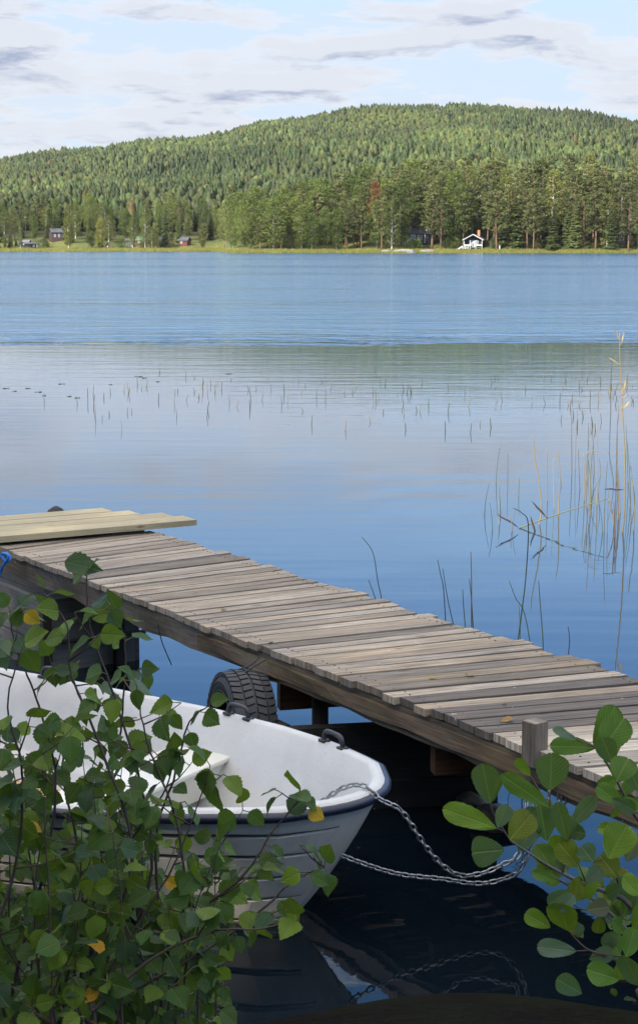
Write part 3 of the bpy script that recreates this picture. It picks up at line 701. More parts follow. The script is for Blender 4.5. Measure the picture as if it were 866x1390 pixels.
p = n('ShaderNodeBsdfPrincipled', {'Base Color': c, 'Roughness': 1.0, 'Specular IOR Level': .05, 'Normal': n('ShaderNodeBump', {'Strength': 1, 'Distance': .03, 'Height': f2}).outputs[0]}); nt.links.new(p.outputs[0], out.inputs[0])
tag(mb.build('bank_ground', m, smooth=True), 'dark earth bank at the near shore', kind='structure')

# shade trees behind the viewpoint
rs = random.Random(8); SH = []
for row, (dist, hh) in enumerate([(15, 14.5), (19, 17), (24, 20.5), (29, 23)]):
    # rows across the sun's direction, so that the shore, boat and jetty lie in their shade
    for k in range(6):
        side = (k-2.5)*3.3+rs.uniform(-.9, .9)+(row % 2)*1.6; c_ = Vector((.2, 7.3, 0))+SUN_AZ*dist*1.0; pr = Vector((-SUN_AZ.y, SUN_AZ.x, 0))
        p_ = c_+pr*side; SH.append((p_.x, p_.y, hh*rs.uniform(.82, .97), ['spruce', 'leafy', 'spruce', 'spruce'][(k+row) % 4]))
for (x, y, h, kd) in SH:
    put_tree(kd, x, y, h, 'tall shore tree standing behind the viewpoint', 'trees behind the viewpoint', z=bankz(x, y)-.1, wide=1.25)

# ------------------------------------------------------------------ jetty
U = Vector((.531, -.8474, 0)); U.normalize(); Vn = Vector((.8474, .531, 0)); Vn.normalize()
def J(t, nn, z=0): p_ = U*(t-9.26)+Vn*nn; return Vector((p_.x, p_.y, z))
JA = math.atan2(U.y, U.x)
N0, N1 = 3.706, 4.695
M_deck = wood_mat('weathered_deck', dirt=.38, base=(.58, .50, .39), dark=(.11, .09, .07), warm=(.38, .27, .17))
M_beam = wood_mat('old_beam', dirt=.5, base=(.15, .12, .09), dark=(.035, .03, .024), warm=(.1, .11, .06), damp=True)
M_pale = wood_mat('new_pine_boards', dirt=.3, base=(.50, .44, .29), dark=(.30, .25, .15), warm=(.44, .35, .18))
M_under = wood_mat('brown_bearer', dirt=.4, base=(.2, .1, .045), dark=(.06, .03, .015), warm=(.25, .13, .05), damp=True)
M_grime = wood_mat('grey_crib_boards', dirt=.5, base=(.2, .19, .175), dark=(.08, .075, .065), warm=(.12, .11, .07), damp=True)
M_tar = wood_mat('tarred_timber', dirt=.3, base=(.035, .03, .025), dark=(.012, .011, .01), warm=(.05, .035, .02), damp=True)
jet = empty('jetty', J(-1.5, N0, 0)); tag(jet, 'long weathered grey plank jetty running out from the right bank', 'jetty')
INV = Matrix.Translation(-jet.location)
def board(mb, c, ax, L, wd, th, col, uvo=None, skew=0.0):
    """board centred at c, long axis ax (unit), with metre uvs"""
    c = Vector(c); ax = Vector(ax).normalized(); sd = Vector((-ax.y, ax.x, 0)).normalized(); up = ax.cross(sd)
    o = uvo if uvo is not None else (random.uniform(0, 50), random.uniform(0, 50))
    P_ = [c+ax*(a_*L/2+skew*b_*wd/2)+sd*b_*wd/2+up*d_*th/2 for d_ in (-1, 1) for a_, b_ in ((-1, -1), (1, -1), (1, 1), (-1, 1))]
    def q(ids, uvs): mb.add([P_[i] for i in ids], [(0, 1, 2, 3)], col, [(o[0]+u_, o[1]+v_) for u_, v_ in uvs])
    q((4, 5, 6, 7), ((0, 0), (L, 0), (L, wd), (0, wd))); q((3, 2, 1, 0), ((0, wd), (L, wd), (L, 0), (0, 0)))
    q((0, 1, 5, 4), ((0, 0), (L, 0), (L, th), (0, th))); q((2, 3, 7, 6), ((0, 0), (L, 0), (L, th), (0, th)))
    q((1, 2, 6, 5), ((0, 0), (.01, wd), (.02+th*.2, wd), (.02+th*.2, 0))); q((3, 0, 4, 7), ((0, 0), (.01, wd), (.02+th*.2, wd), (.02+th*.2, 0)))
DECKZ = .6
mb = MB(); t = -.3; k_ = 0
nails = MB()
while t < 8.2:
    wd = random.uniform(.078, .104)
    if t > 4.75: wd = random.uniform(.12, .15)
    f_ = min(1, max(0, t/5.0)); ang = R(43-29*f_)+random.uniform(-.012, .012) if t < 5.2 else R(14)+(t-5.2)*R(3)
    ax = Vector((math.cos(ang), math.sin(ang), 0))
    # the plank's ends follow the two edges of the jetty
    c0 = J(t, (N0+N1)/2); half = (N1-N0)/2/max(.5, ax.dot(Vn))
    e0 = random.uniform(-.014, .012); e1 = random.uniform(-.03, .03)
    c = c0+ax*(e1-e0)/2; L = 2*half+e0+e1
    shade = random.choice([.62, .78, .9, 1.0, 1.1, 1.2]); w_ = random.uniform(-.04, .06)
    col = (shade*(1+w_), shade, shade*(1-w_*1.6))
    if t < .6: col = (shade*1.02, shade*1.0, shade*.98)
    if 4.05 < t < 4.75 and random.random() < .75: col = (.42, .42, .45)
    if t > 4.75: col = (1.35*shade, 1.4*shade, 1.45*shade)
    zz_ = DECKZ-.014+random.uniform(-.003, .003)
    tlt = random.uniform(-.003, .003)
    board(mb, (c.x, c.y, zz_), (ax.x, ax.y, tlt), L, wd-.012, .028, col, skew=-.85*ax.dot(U)/ax.dot(Vn))
    for off in (-half+.07, half-.07):
        for s in (-.25, .25):
            q_ = c0+ax*off+Vector((-ax.y, ax.x, 0))*wd*s
            nails.tube([(q_.x, q_.y, zz_+.012), (q_.x, q_.y, zz_+.0155)], .004, 6)
    t += (wd+.004)/max(.6, ax.dot(Vn))
    k_ += 1
deck = mb.build('deck', M_deck, jet, bevel=.002); deck.location = -jet.location
M_rust = plain('rusty_iron', (.09, .05, .03), .8, 30, .4)
nl = nails.build('nail', M_rust, deck); tag(nl, kind='stuff')
# stringers: near side is two stacked, worn beams with a fascia
def beam(name, t0, t1, nn, z, wd, th, mat, col=(1, 1, 1), parent=jet, rough=.012):
    mb = MB(); seg = int((t1-t0)/.12)+1; o = random.uniform(0, 30)
    vs = []; uvs = []
    for i in range(seg+1):
        t_ = t0+(t1-t0)*i/seg
        for a_, b_ in ((-1, -1), (1, -1), (1, 1), (-1, 1)):
            r1 = mn.noise(Vector((t_*2.3+o, a_*3, b_*5)))*rough*2.2; r2 = mn.noise(Vector((t_*2.9+o, a_*7, b_*2+9)))*rough*(3.0 if b_ < 0 else .4)
            vs.append(J(t_, nn+a_*wd/2+r1, z+b_*th/2+r2)-jet.location); uvs.append((t_+o, (a_*.5)*wd+(b_*.5)*th*(1 if a_ > 0 else -1)))
    fs = [(i*4+k, i*4+(k+1) % 4, (i+1)*4+(k+1) % 4, (i+1)*4+k) for i in range(seg) for k in range(4)]
    fs += [(3, 2, 1, 0), (seg*4, seg*4+1, seg*4+2, seg*4+3)]
    mb.add(vs, fs, col, uvs); return mb.build(name, mat, parent)
beam('stringer', -.3, 8.2, N0+.055, DECKZ-.03-.056, .075, .107, M_beam, (1.5, 1.4, 1.3), rough=.012)
beam('stringer', -.3, 8.2, N1-.07, DECKZ-.03-.07, .07, .13, M_beam)
beam('stringer', -.3, 8.2, (N0+N1)/2, DECKZ-.03-.06, .07, .12, M_beam)
beam('fascia_board', 2.3, 8.0, N0+.012, DECKZ-.085, .022, .06, M_beam, (1.9, 1.6, 1.3), rough=.008)
def cross(name, t_, n0, n1, z0, z1, th, mat, col=(1, 1, 1), ang=None, parent=jet):
    mb = MB(); ax = Vn if ang is None else Vector((math.cos(ang), math.sin(ang), 0))
    c = J(t_, (n0+n1)/2, (z0+z1)/2)-jet.location
    # board standing on edge
    L = n1-n0; sd = Vector((-ax.y, ax.x, 0)); o = (random.uniform(0, 9), random.uniform(0, 9)); h = z1-z0
    P_ = [c+ax*a_*L/2+sd*b_*th/2+Vector((0, 0, d_*h/2)) for d_ in (-1, 1) for a_, b_ in ((-1, -1), (1, -1), (1, 1), (-1, 1))]
    uvq = [(o[0], o[1]), (o[0]+L, o[1]), (o[0]+L, o[1]+h), (o[0], o[1]+h)]
    for ids in ((0, 1, 5, 4), (2, 3, 7, 6), (1, 2, 6, 5), (3, 0, 4, 7), (4, 5, 6, 7), (3, 2, 1, 0)): mb.add([P_[i] for i in ids], [(0, 1, 2, 3)], col, uvq)
    return mb.build(name, mat, parent, bevel=.006)
CA = R(14)
cross('bearer', 2.95, 3.82, 4.85, .285, .435, .06, M_under, (1.2, 1.1, 1), CA)
cross('bearer', 4.2, 3.75, 4.8, .33, .43, .06, M_under, (.9, .8, .7), CA)
cross('bearer', 6.6, 3.7, 4.9, .18, .42, .08, M_beam, (1, 1, 1))
for (t_, nn) in ((3.1, N0+.16), (3.1, N1-.1), (4.75, N1-.1), (6.7, N0+.1), (6.7, N1-.1)):
    mb = MB(); p_ = J(t_, nn)-jet.location; mb.tube([(p_.x, p_.y, -.7), (p_.x, p_.y, DECKZ-.04)], .036, 10, (1.5, 1.5, 1.5)); mb.build('pile', M_tar, jet, smooth=True)
# mooring post: squared, weathered, rising a hand above the deck and running down into the water
mb = MB(); pp = at(722, 1018, .6)+Vn*.012
def post_uv(mb, x, y, z0, z1, s, rz):
    c, s_ = math.cos(rz), math.sin(rz); cs = [(x+(a_*c-b_*s_)*s/2, y+(a_*s_+b_*c)*s/2) for a_, b_ in ((-1, -1), (1, -1), (1, 1), (-1, 1))]
    for i in range(4):
        a_, b_ = cs[i], cs[(i+1) % 4]; o = i*1.3
        mb.add([(a_[0], a_[1], z0), (b_[0], b_[1], z0), (b_[0], b_[1], z1), (a_[0], a_[1], z1)], [(0, 1, 2, 3)], (1.25, 1.15, 1.0) if i == 1 else (1, 1, 1), [(0, o), (0, o+s), (z1-z0, o+s), (z1-z0, o)])  # light on one side is painted in as a warmer, lighter tint
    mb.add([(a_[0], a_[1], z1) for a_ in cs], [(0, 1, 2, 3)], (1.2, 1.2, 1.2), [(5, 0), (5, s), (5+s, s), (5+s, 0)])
M_post = wood_mat('post_wood', dirt=.4, base=(.3, .26, .21), dark=(.09, .075, .06), warm=(.3, .2, .1))
post_uv(mb, pp.x-jet.location.x, pp.y-jet.location.y-.0, .545, .698, .062, R(38)); mb.build('mooring_post', M_post, jet, bevel=.003)

def wall_board(name, a_, b_, z0, z1, th, mat, parent, loc, col=(1, 1, 1)):
    a_ = Vector(a_); b_ = Vector(b_); ax = (b_-a_); L = ax.length; ax.normalize(); sd = Vector((-ax.y, ax.x, 0))*th/2; mb = MB(); o = (random.uniform(0, 9), random.uniform(0, 9)); h = z1-z0
    P_ = [Vector((p_.x, p_.y, z))-loc+s*sd for z in (z0, z1) for p_, s in ((a_, -1), (b_, -1), (b_, 1), (a_, 1))]
    uvq = [(o[0], o[1]), (o[0]+L, o[1]), (o[0]+L, o[1]+h), (o[0], o[1]+h)]
    for ids in ((0, 1, 5, 4), (2, 3, 7, 6), (1, 2, 6, 5), (3, 0, 4, 7), (4, 5, 6, 7), (3, 2, 1, 0)): mb.add([P_[i] for i in ids], [(0, 1, 2, 3)], col, uvq)
    return mb.build(name, mat, parent, bevel=.006)
# ------------------------------------------------------------------ landing platform of new boards + crib under it
plat = empty('landing_platform', J(-1.0, 4.2, 0)); tag(plat, 'landing platform of pale new boards at the far end of the jetty', 'platform')
pl = plat.location; PZ = .655
axp = (at(267, 705, PZ)-at(0, 728, PZ)); axp.z = 0; axp.normalize(); sdp = Vector((-axp.y, axp.x, 0))
c0 = at(267, 705.5, PZ)
for k_, (cut, wd) in enumerate([(0, .19), (.06, .17), (.20, .17), (.30, .17)]):
    mb = MB(); off = sdp*(.095+.185*k_); L = 3.2-cut
    c = c0+off-axp*(cut+L/2); board(mb, (c.x-pl.x, c.y-pl.y, PZ-.0175), axp, L, wd, .035, (random.uniform(.95, 1.05),)*3)
    mb.build('board', M_pale, plat, bevel=.003)
def pbeam(t0, t1, nn, z, wd, th, name='joist'):
    mb = MB(); a_ = J(t0, nn, z)-pl; b_ = J(t1, nn, z)-pl; c = (a_+b_)/2; board(mb, c, (b_-a_), (b_-a_).length, wd, th, (.9, .9, .9)); mb.build(name, M_beam, plat)
pbeam(-.68, -.08, 3.3, .60, .05, .07); pbeam(-.68, -.34, 4.72, .60, .05, .07); pbeam(-.68, -.08, 2.7, .60, .05, .07)
ck = empty('timber_crib', (.3, 7.1, 0)); tag(ck, 'black timber crib under the middle of the jetty behind the tyre', 'crib')
fa, fb = at(392, 985, D=6.98), at(664, 985, D=7.12); fa.z = fb.z = 0; bd = -U*.75
for (z0, z1) in ((-.6, -.36), (-.35, -.12), (-.11, .115), (.125, .352)):
    for (qa, qb) in ((fa, fb), (fb+Vector((.02, .03, 0)), fb+bd), (fa+Vector((-.02, .03, 0)), fa+bd*.4)): wall_board('timber', qa, qb, z0, z1, .06, M_tar, ck, ck.location, (1, 1, 1))
crib = empty('support_crib', J(-.4, 3.9, 0)); tag(crib, 'grey boarded box crib carrying the far end of the jetty', 'crib')
cl = crib.location
# faces: front (towards the near end of the jetty) and left side, in stacked wide boards
ca, cb_, cc = J(.55, 4.24), J(.55, 3.72), J(-2.0, 3.72)
cd = J(-2.0, 4.24)
for (z0, z1) in ((-.55, -.32), (-.31, -.08), (-.07, .155), (.165, .40)):
    s_ = 1.0+random.uniform(-.15, .15)
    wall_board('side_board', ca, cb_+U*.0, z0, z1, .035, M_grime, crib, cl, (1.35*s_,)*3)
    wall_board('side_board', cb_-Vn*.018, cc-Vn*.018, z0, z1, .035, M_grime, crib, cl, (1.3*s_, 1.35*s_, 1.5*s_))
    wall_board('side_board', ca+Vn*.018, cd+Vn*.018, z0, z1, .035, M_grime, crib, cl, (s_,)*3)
for q_ in (J(.59, 4.13), J(.59, 3.70), J(-.5, 3.67), J(-1.4, 3.67)):
    mb = MB(); mb.box((q_.x-cl.x, q_.y-cl.y, -.08), (.05, .05, .98), JA, (.5, .5, .5)); mb.build('corner_post', M_beam, crib)
mb = MB(); a_ = J(.595, 4.29)-cl; b_ = J(.595, 3.66)-cl; mb.tube([(a_.x, a_.y, .165), (b_.x, b_.y, .165)], .014, 6, (.6, .6, .6)); mb.build('band', M_beam, crib)

# wire hanging from the jetty edge, blue rope, dark stone behind platform
def curve_thing(name, pts, rad, mat, label, cat, group=None, n_=6, col=None):
    pts = [Vector(p) for p in pts]; e = pts[0].copy(); mb = MB(); mb.tube([p-e for p in pts], rad, n_, col)
    o = mb.build(name, mat, None, smooth=True, loc=e); tag(o, label, cat, group); return o
def smoothpts(pts, k=6):
    pts = [Vector(p) for p in pts]; out_ = []
    for i in range(len(pts)-1):
        p0 = pts[max(i-1, 0)]; p1 = pts[i]; p2 = pts[i+1]; p3 = pts[min(i+2, len(pts)-1)]
        for j in range(k):
            t_ = j/k; out_.append(.5*((2*p1)+(p2-p0)*t_+(2*p0-5*p1+4*p2-p3)*t_*t_+(3*p1-p0-3*p2+p3)*t_**3))
    return out_+[pts[-1]]
M_wire = plain('black_wire', (.02, .02, .02), .5, 10, .1); M_rope = plain('blue_rope', (.02, .18, .55), .6, 200, .3)
curve_thing('hanging_wire', smoothpts([at(214, 845, D=8.05), at(220, 872, D=8.05), at(233, 903, D=8.05)]), .0025, M_wire, 'thin black wire dangling from the jetty edge left of the tyre', 'wire')
curve_thing('rope', smoothpts([at(8, 750, D=9.62), at(14, 758, D=9.6), at(7, 762, D=9.58), at(2, 752, D=9.6), at(12, 755, D=9.56), at(4, 768, D=9.58), at(0, 779, D=9.6), at(-6, 800, D=9.6)]), .009, M_rope, 'bright blue rope knotted under the far left deck edge', 'rope')
p_ = at(76, 697, 0); rock('dark_stone', (p_.x, p_.y, -.03), (.09, .11, .08), 'small dark stone showing just behind the pale platform', 11, 'stone', plain('dark_stone', (.04, .035, .035), .8, 20, .3))
for k_, (px_, D_, s_, lb) in enumerate([(640, 7.0, (.07, .06, .05), 'dark rounded stone under the jetty nearest the mooring post'), (672, 6.8, (.11, .09, .06), 'flat dark stone under the jetty below the deck corner')]):
    rock('bank_stone', ((px_-433)/F*D_*1.04, D_, .02), s_, lb, 30+k_, 'stone', plain('wet_stone', (.05, .045, .04), .5, 20, .35, bump=.004))

# ------------------------------------------------------------------ tyre
def tyre():
    e = empty('tyre'); Ro, Ri, Wd = .262, .158, .18
    prof = [(-.40, .62, Ri+.004), (-.5, .0, 0)]
    pr = [(-.36*Wd, Ri), (-.46*Wd, Ri+.012), (-.52*Wd, Ri+.05), (-.5*Wd, Ro-.035), (-.43*Wd, Ro-.012), (-.3*Wd, Ro-.002), (0, Ro), (.3*Wd, Ro-.002), (.43*Wd, Ro-.012), (.5*Wd, Ro-.035), (.52*Wd, Ri+.05), (.46*Wd, Ri+.012), (.36*Wd, Ri),
          (.30*Wd, Ri+.012), (.44*Wd, Ri+.06), (.36*Wd, Ro-.025), (0, Ro-.018), (-.36*Wd, Ro-.025), (-.44*Wd, Ri+.06), (-.30*Wd, Ri+.012)]
    n_ = 72; mb = MB(); m_ = len(pr)
    vs = [(x_, r_*math.cos(2*math.pi*i/n_), r_*math.sin(2*math.pi*i/n_)) for i in range(n_) for x_, r_ in pr]
    fs = [(i*m_+k, i*m_+(k+1) % m_, ((i+1) % n_)*m_+(k+1) % m_, ((i+1) % n_)*m_+k) for i in range(n_) for k in range(m_)]
    mb.add(vs, fs); Mr = plain('tyre_rubber', (.028, .029, .032), .62, 25, .35, bump=.0008)
    mb.build('carcass', Mr, e, smooth=True)
    tr = MB(); NB = 46
    for i in range(NB):
        for row, (x0, x1, ph, sk) in enumerate([(-.49, -.27, 0, .35), (-.24, -.03, .5, -.3), (.03, .24, 0, .3), (.27, .49, .5, -.35)]):
            a0 = 2*math.pi*(i+ph*.5)/NB; da = 2*math.pi/NB*.72
            def pt(xf, a_, top):
                rr = Ro+(.0075 if top else -.01)-(.012 if abs(xf) > .4 else 0)-(.004 if .25 < abs(xf) <= .4 else 0); return (xf*Wd, rr*math.cos(a_), rr*math.sin(a_))
            vs = []
            for top in (0, 1):
                for xf, a_ in ((x0, a0), (x1, a0+sk*da*1.5), (x1, a0+da+sk*da*1.5), (x0, a0+da)): vs.append(pt(xf, a_, top))
            tr.add(vs, [(4, 5, 6, 7), (0, 1, 5, 4), (1, 2, 6, 5), (2, 3, 7, 6), (3, 0, 4, 7)])
    tr.build('tread', Mr, e)
    rg = MB()
    for rr in (Ri+.022, Ri+.06):
        for sx in (-1, 1):
            rg.tube([(sx*Wd*.515, rr*math.cos(2*math.pi*i/48), rr*math.sin(2*math.pi*i/48)) for i in range(49)], .003, 5)
    rg.build('sidewall_rib', Mr, e, smooth=True)
    return e
ty = tyre(); c = J(2.93, N0-.13, .25); ty.location = c; ty.rotation_euler = (0, R(4), math.atan2(-Vn.y, -Vn.x)+math.pi+R(-14))
tag(ty, 'worn black car tyre hung as a fender against the jetty side', 'tyre')
for s in (-.03, .03):
    a_ = J(2.93+s, N0-.02, .56); b_ = c+Vector((0, 0, .265)); curve_thing('cord', smoothpts([a_, (a_+b_)/2+Vector((0, 0, -.005)), b_+U*s, b_+U*s*1.2+Vector((0, 0, -.02))], 4), .0035, M_wire, 'thin cord holding the tyre to the jetty, %s strand' % ('left' if s < 0 else 'right'), 'cord')

# ------------------------------------------------------------------ boat
BA = R(-32); BOW = Vector((.172, 5.625, 0))
boat = empty('rowing_boat', BOW, BA); tag(boat, 'white clinker rowing boat with dark blue rub rail moored by the jetty', 'rowing boat')
SB = [0, .02, .05, .15, .4, .7, 1.13, 1.8, 2.4, 3.2, 4.3]; BB = [0, .13, .195, .31, .455, .575, .68, .765, .79, .77, .65]
def hb_(s): return float(np.interp(s, SB, BB)) if s > .15 else float(.31*math.sqrt(max(0, s/.15))) if s < .15 else .31
def hbs(s):
    # rounded bow: smooth the table
    if s <= 0: return 0.0
    return .5*hb_(s)+.25*hb_(max(0, s-.04))+.25*hb_(s+.04) if s > .12 else .31*math.sqrt(s/.15)*.93
def gz(s): return .47+.045*max(0, 1-s/2.2)**1.6
LEN = 4.3
US = [0, .002, .006, .012, .022, .035, .05, .07, .1, .13, .17, .21, .26, .32, .38, .45, .52, .6, .7, .8, .9, 1]
def hull_pt(u, v, g=None):
    """u along (0 bow), v 0 keel..1 gunwale"""
    s0 = .40*(1-v)**1.15; s = s0+(LEN-s0)*u
    zt = gz(s)-.012; zk = -.13+.05*math.exp(-u*8)+.05*u; z = zk+(zt-zk)*v**1.15
    full = .42+.5*min(1, u*3.0)                    # V at the bow, fuller amidships
    wv = (v**(.60-.36*min(1, u*2.6)))*(1-.0*full)
    y = hbs((s-s0)*1.0+.0)*wv*(.88+.12*v)
    return s, y, z
strakes = [0, .26, .44, .60, .75, .885, 1.0]
m, nt, out = newmat('white_gelcoat_outside'); n = N(nt); oc = n('ShaderNodeTexCoord').outputs['Object']
zo = n('ShaderNodeSeparateXYZ', {0: oc}).outputs[2]; d1 = n.noise(oc, 4, 5, .6); d2 = n.noise(n.mapping(oc, (16, 16, 1.2)), 1, 4)
c = n.mix(n.ramp(d1, [(.4, 0), (.8, .5)]), (.66, .61, .53), (.50, .46, .38)); c = n.mix(n.ramp(d2, [(.52, 0), (.8, .5)]), c, (.36, .35, .30))
c = n.mix(n.ramp(n.math('ADD', zo, n.math('MULTIPLY', d1, .06)), [(.03, .85), (.085, 0)]), c, (.11, .12, .06))
p = n('ShaderNodeBsdfPrincipled', {'Base Color': c, 'Roughness': .5, 'Specular IOR Level': .25}); nt.links.new(p.outputs[0], out.inputs[0]); M_hull = m
m, nt, out = newmat('white_gelcoat_inside'); n = N(nt); oc = n('ShaderNodeTexCoord').outputs['Object']
d1 = n.noise(oc, 3.5, 5, .6); d2 = n.noise(oc, 60, 4, .7); d3 = n.noise(n.mapping(oc, (14, 14, 1.5)), 1, 4)
zz_ = n('ShaderNodeSeparateXYZ', {0: oc}).outputs[2]
c = n.mix(n.ramp(d1, [(.4, 0), (.75, .55)]), (.58, .58, .565), (.40, .39, .35))
c = n.mix(n.ramp(d2, [(.6, 0), (.76, .35)]), c, (.35, .33, .28)); c = n.mix(n.ramp(d3, [(.5, 0), (.8, .35)]), c, (.5, .49, .44))
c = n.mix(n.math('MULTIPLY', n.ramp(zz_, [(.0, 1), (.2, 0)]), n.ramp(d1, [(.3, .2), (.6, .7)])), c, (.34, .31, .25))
p = n('ShaderNodeBsdfPrincipled', {'Base Color': c, 'Roughness': .5, 'Normal': n('ShaderNodeBump', {'Strength': .5, 'Distance': .002, 'Height': d2}).outputs[0]}); nt.links.new(p.outputs[0], out.inputs[0]); M_in = m
mb = MB(); SEAMS = []
for side in (-1, 1):
    vs = []; fs = []; rows = []
    seq = []
    for k in range(len(strakes)-1):
        va, vb = strakes[k], strakes[k+1]; last = k == len(strakes)-2
        seq.append((va, .004 if k else 0)); seq.append(((va+vb)/2, .002 if k else 0))
        seq += [(vb, 0)] if last else [(vb-.034, .0), (vb-.030, -.013), (vb-.002, -.013)]
    for vv, off in seq:
        row = []
        for u in US:
            s, y, z = hull_pt(u, vv); yy_ = max(0, y+off*min(1, u*14))
            row.append(len(vs)); vs.append((-s, side*yy_, z))
        rows.append(row)
    for a_, b_ in zip(rows, rows[1:]):
        for i in range(len(US)-1):
            f_ = (a_[i], a_[i+1], b_[i+1], b_[i]); fs.append(f_ if side < 0 else f_[::-1])
    mb.add(vs, fs)
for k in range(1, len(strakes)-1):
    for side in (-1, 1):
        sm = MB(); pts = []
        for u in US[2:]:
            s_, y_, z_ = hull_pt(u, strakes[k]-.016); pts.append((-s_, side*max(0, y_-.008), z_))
        sm.tube(pts, .0045, 5); SEAMS.append(sm)  # shadow lines under the laps, laid in as dark tubes
# transom
tv = []
for vv in np.linspace(0, 1, 12): s, y, z = hull_pt(1, vv); tv.append((-s, y, z))
tv2 = [(a_, -b_, c_) for a_, b_, c_ in tv]
mb.add(tv+tv2, [(i, i+1, 12+i+1, 12+i) for i in range(11)])
hull = mb.build('hull', M_hull, boat, smooth=False); M_seam = plain('seam_shade', (.045, .045, .04), .8, 20, .3)
for sm in SEAMS: sm.build('lap_shadow', M_seam, hull, smooth=True)
# inner skin: flange, wall, side ledge, floor
def rim(s_off, inset):
    """gunwale outline in plan, inset metres inwards; returns list of (s, y)"""
    pts = []
    for u in US:
        s = LEN*u; pts.append((s, hbs(s)))
    full_ = [(s, -y) for s, y in pts[::-1]]+pts[1:]
    out_ = []
    for i, (s, y) in enumerate(full_):
        a_ = full_[max(0, i-1)]; b_ = full_[min(len(full_)-1, i+1)]
        tx, ty_ = b_[0]-a_[0], b_[1]-a_[1]; l = math.hypot(tx, ty_)+1e-9; nx, ny = -ty_/l, tx/l
        out_.append((s+(-nx)*-inset*-1*-1 if False else s-nx*inset*-1*-1, y-ny*inset))
    return full_, out_
full_, _ = rim(0, 0)
def inset_line(d, zf):
    """shrink the plan shape towards the centreline by d, keeping it simple"""
    o_ = []
    for i, (s, y) in enumerate(full_):
        a_ = full_[max(0, i-1)]; b_ = full_[min(len(full_)-1, i+1)]
        tx, ty_ = b_[0]-a_[0], b_[1]-a_[1]; l = math.hypot(tx, ty_)+1e-9
        nx, ny = ty_/l, -tx/l                       # candidate normal; make it point inwards
        if nx*(2.0-s)+ny*(0-y) < 0: nx, ny = -nx, -ny
        s2 = s+nx*d; y2 = y+ny*d
        if (y > 0 and y2 < 0) or (y < 0 and y2 > 0): y2 = 0.0
        s2 = min(s2, LEN-d)
        o_.append((s2, y2, zf(s)))
    return o_
levels = [(-.012, lambda s: gz(s)-.02), (.0, lambda s: gz(s)), (.030, lambda s: gz(s)+.003), (.042, lambda s: gz(s)-.006), (.085, lambda s: gz(s)-.08), (.105, lambda s: gz(s)*.5+.07), (.125, lambda s: gz(s)*.25+.12), (.14, lambda s: .20), (.155, lambda s: .19), (.225, lambda s: .18), (.24, lambda s: .165), (.30, lambda s: .08), (.35, lambda s: .06), (.46, lambda s: .05)]
rows = []; vs = []
for d, zf in levels:
    row = []
    for s, y, z in inset_line(d, zf):
        if d > .08:
            zt_ = gz(s)-.012; zk_ = -.13+.05*math.exp(-2)+.03; v_ = min(1, max(.02, (z-zk_)/(zt_-zk_)))**(1/1.15); s0_ = .40*(1-v_)**1.15; s = max(s, s0_+.03); u_ = (s-s0_)/(LEN-s0_)
            ym = hbs(s-s0_)*v_**(.60-.36*min(1, u_*2.6))*(.88+.12*v_)-.045; y = max(-ym, min(ym, y)) if ym > 0 else 0
        row.append(len(vs)); vs.append((-s, y, z))
    rows.append(row)
fs = []
for a_, b_ in zip(rows, rows[1:]):
    for i in range(len(a_)-1): fs.append((a_[i], b_[i], b_[i+1], a_[i+1]))
L_ = rows[-1]; h_ = len(L_)//2
for i in range(h_): fs.append((L_[h_-i], L_[h_+i], L_[h_+i+1], L_[h_-i-1]))
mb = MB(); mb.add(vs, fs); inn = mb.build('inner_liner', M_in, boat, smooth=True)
# rub rail
M_rub = plain('navy_rubber', (.012, .016, .035), .38, 30, .2)
mb = MB(); ln = inset_line(-.012, lambda s: gz(s)-.022); mb.tube([(-s, y, z) for s, y, z in ln], .0165, 8); rr_ = mb.build('rub_rail', M_rub, boat, smooth=True)
# thwarts
def thwart(s0, s1, z, ext, depth=.14):
    y0 = hbs((s0+s1)/2)-ext; mb = MB(); sm = (s0+s1)/2
    mb.add([(-s0, -y0, z), (-s0, y0, z), (-s1, y0, z), (-s1, -y0, z), (-s0, -y0, z-.02), (-s0, y0, z-.02), (-s1, y0, z-.02), (-s1, -y0, z-.02)], [(0, 1, 2, 3), (7, 6, 5, 4), (0, 4, 5, 1), (1, 5, 6, 2), (2, 6, 7, 3), (3, 7, 4, 0)])
    o = mb.build('thwart', M_seat, boat, bevel=.006)
    m2 = MB(); s2 = s0+.015; s3 = s1-.015; zb = z-.021
    m2.add([(-s2, -y0, zb), (-s2, y0, zb), (-s3, y0, zb), (-s3, -y0, zb), (-s2-.03, -y0+.02, z-depth), (-s2-.03, y0-.02, z-depth), (-s3+.03, y0-.02, z-depth), (-s3+.03, -y0+.02, z-depth)], [(0, 1, 2, 3), (7, 6, 5, 4), (0, 4, 5, 1), (1, 5, 6, 2), (2, 6, 7, 3), (3, 7, 4, 0)])
    m2.build('seat_box', M_seat, o)
M_seat = plain('cream_seat', (.64, .63, .55), .4, 5, .08)
thwart(.92, 1.2, .36, .135); thwart(2.35, 2.65, .33, .12); thwart(3.6, 4.1, .33, .11)
M_fl = wood_mat('warm_floorboard', dirt=.4, base=(.62, .4, .22), dark=(.3, .17, .08), warm=(.6, .36, .16))
for k_ in range(5):
    mb = MB(); board(mb, (-1.78, -.30+.12*k_+.06, .17), (-1, 0, 0), 1.0, .105, .015, (1, 1, 1)); mb.build('floorboard', M_fl, boat, bevel=.003)
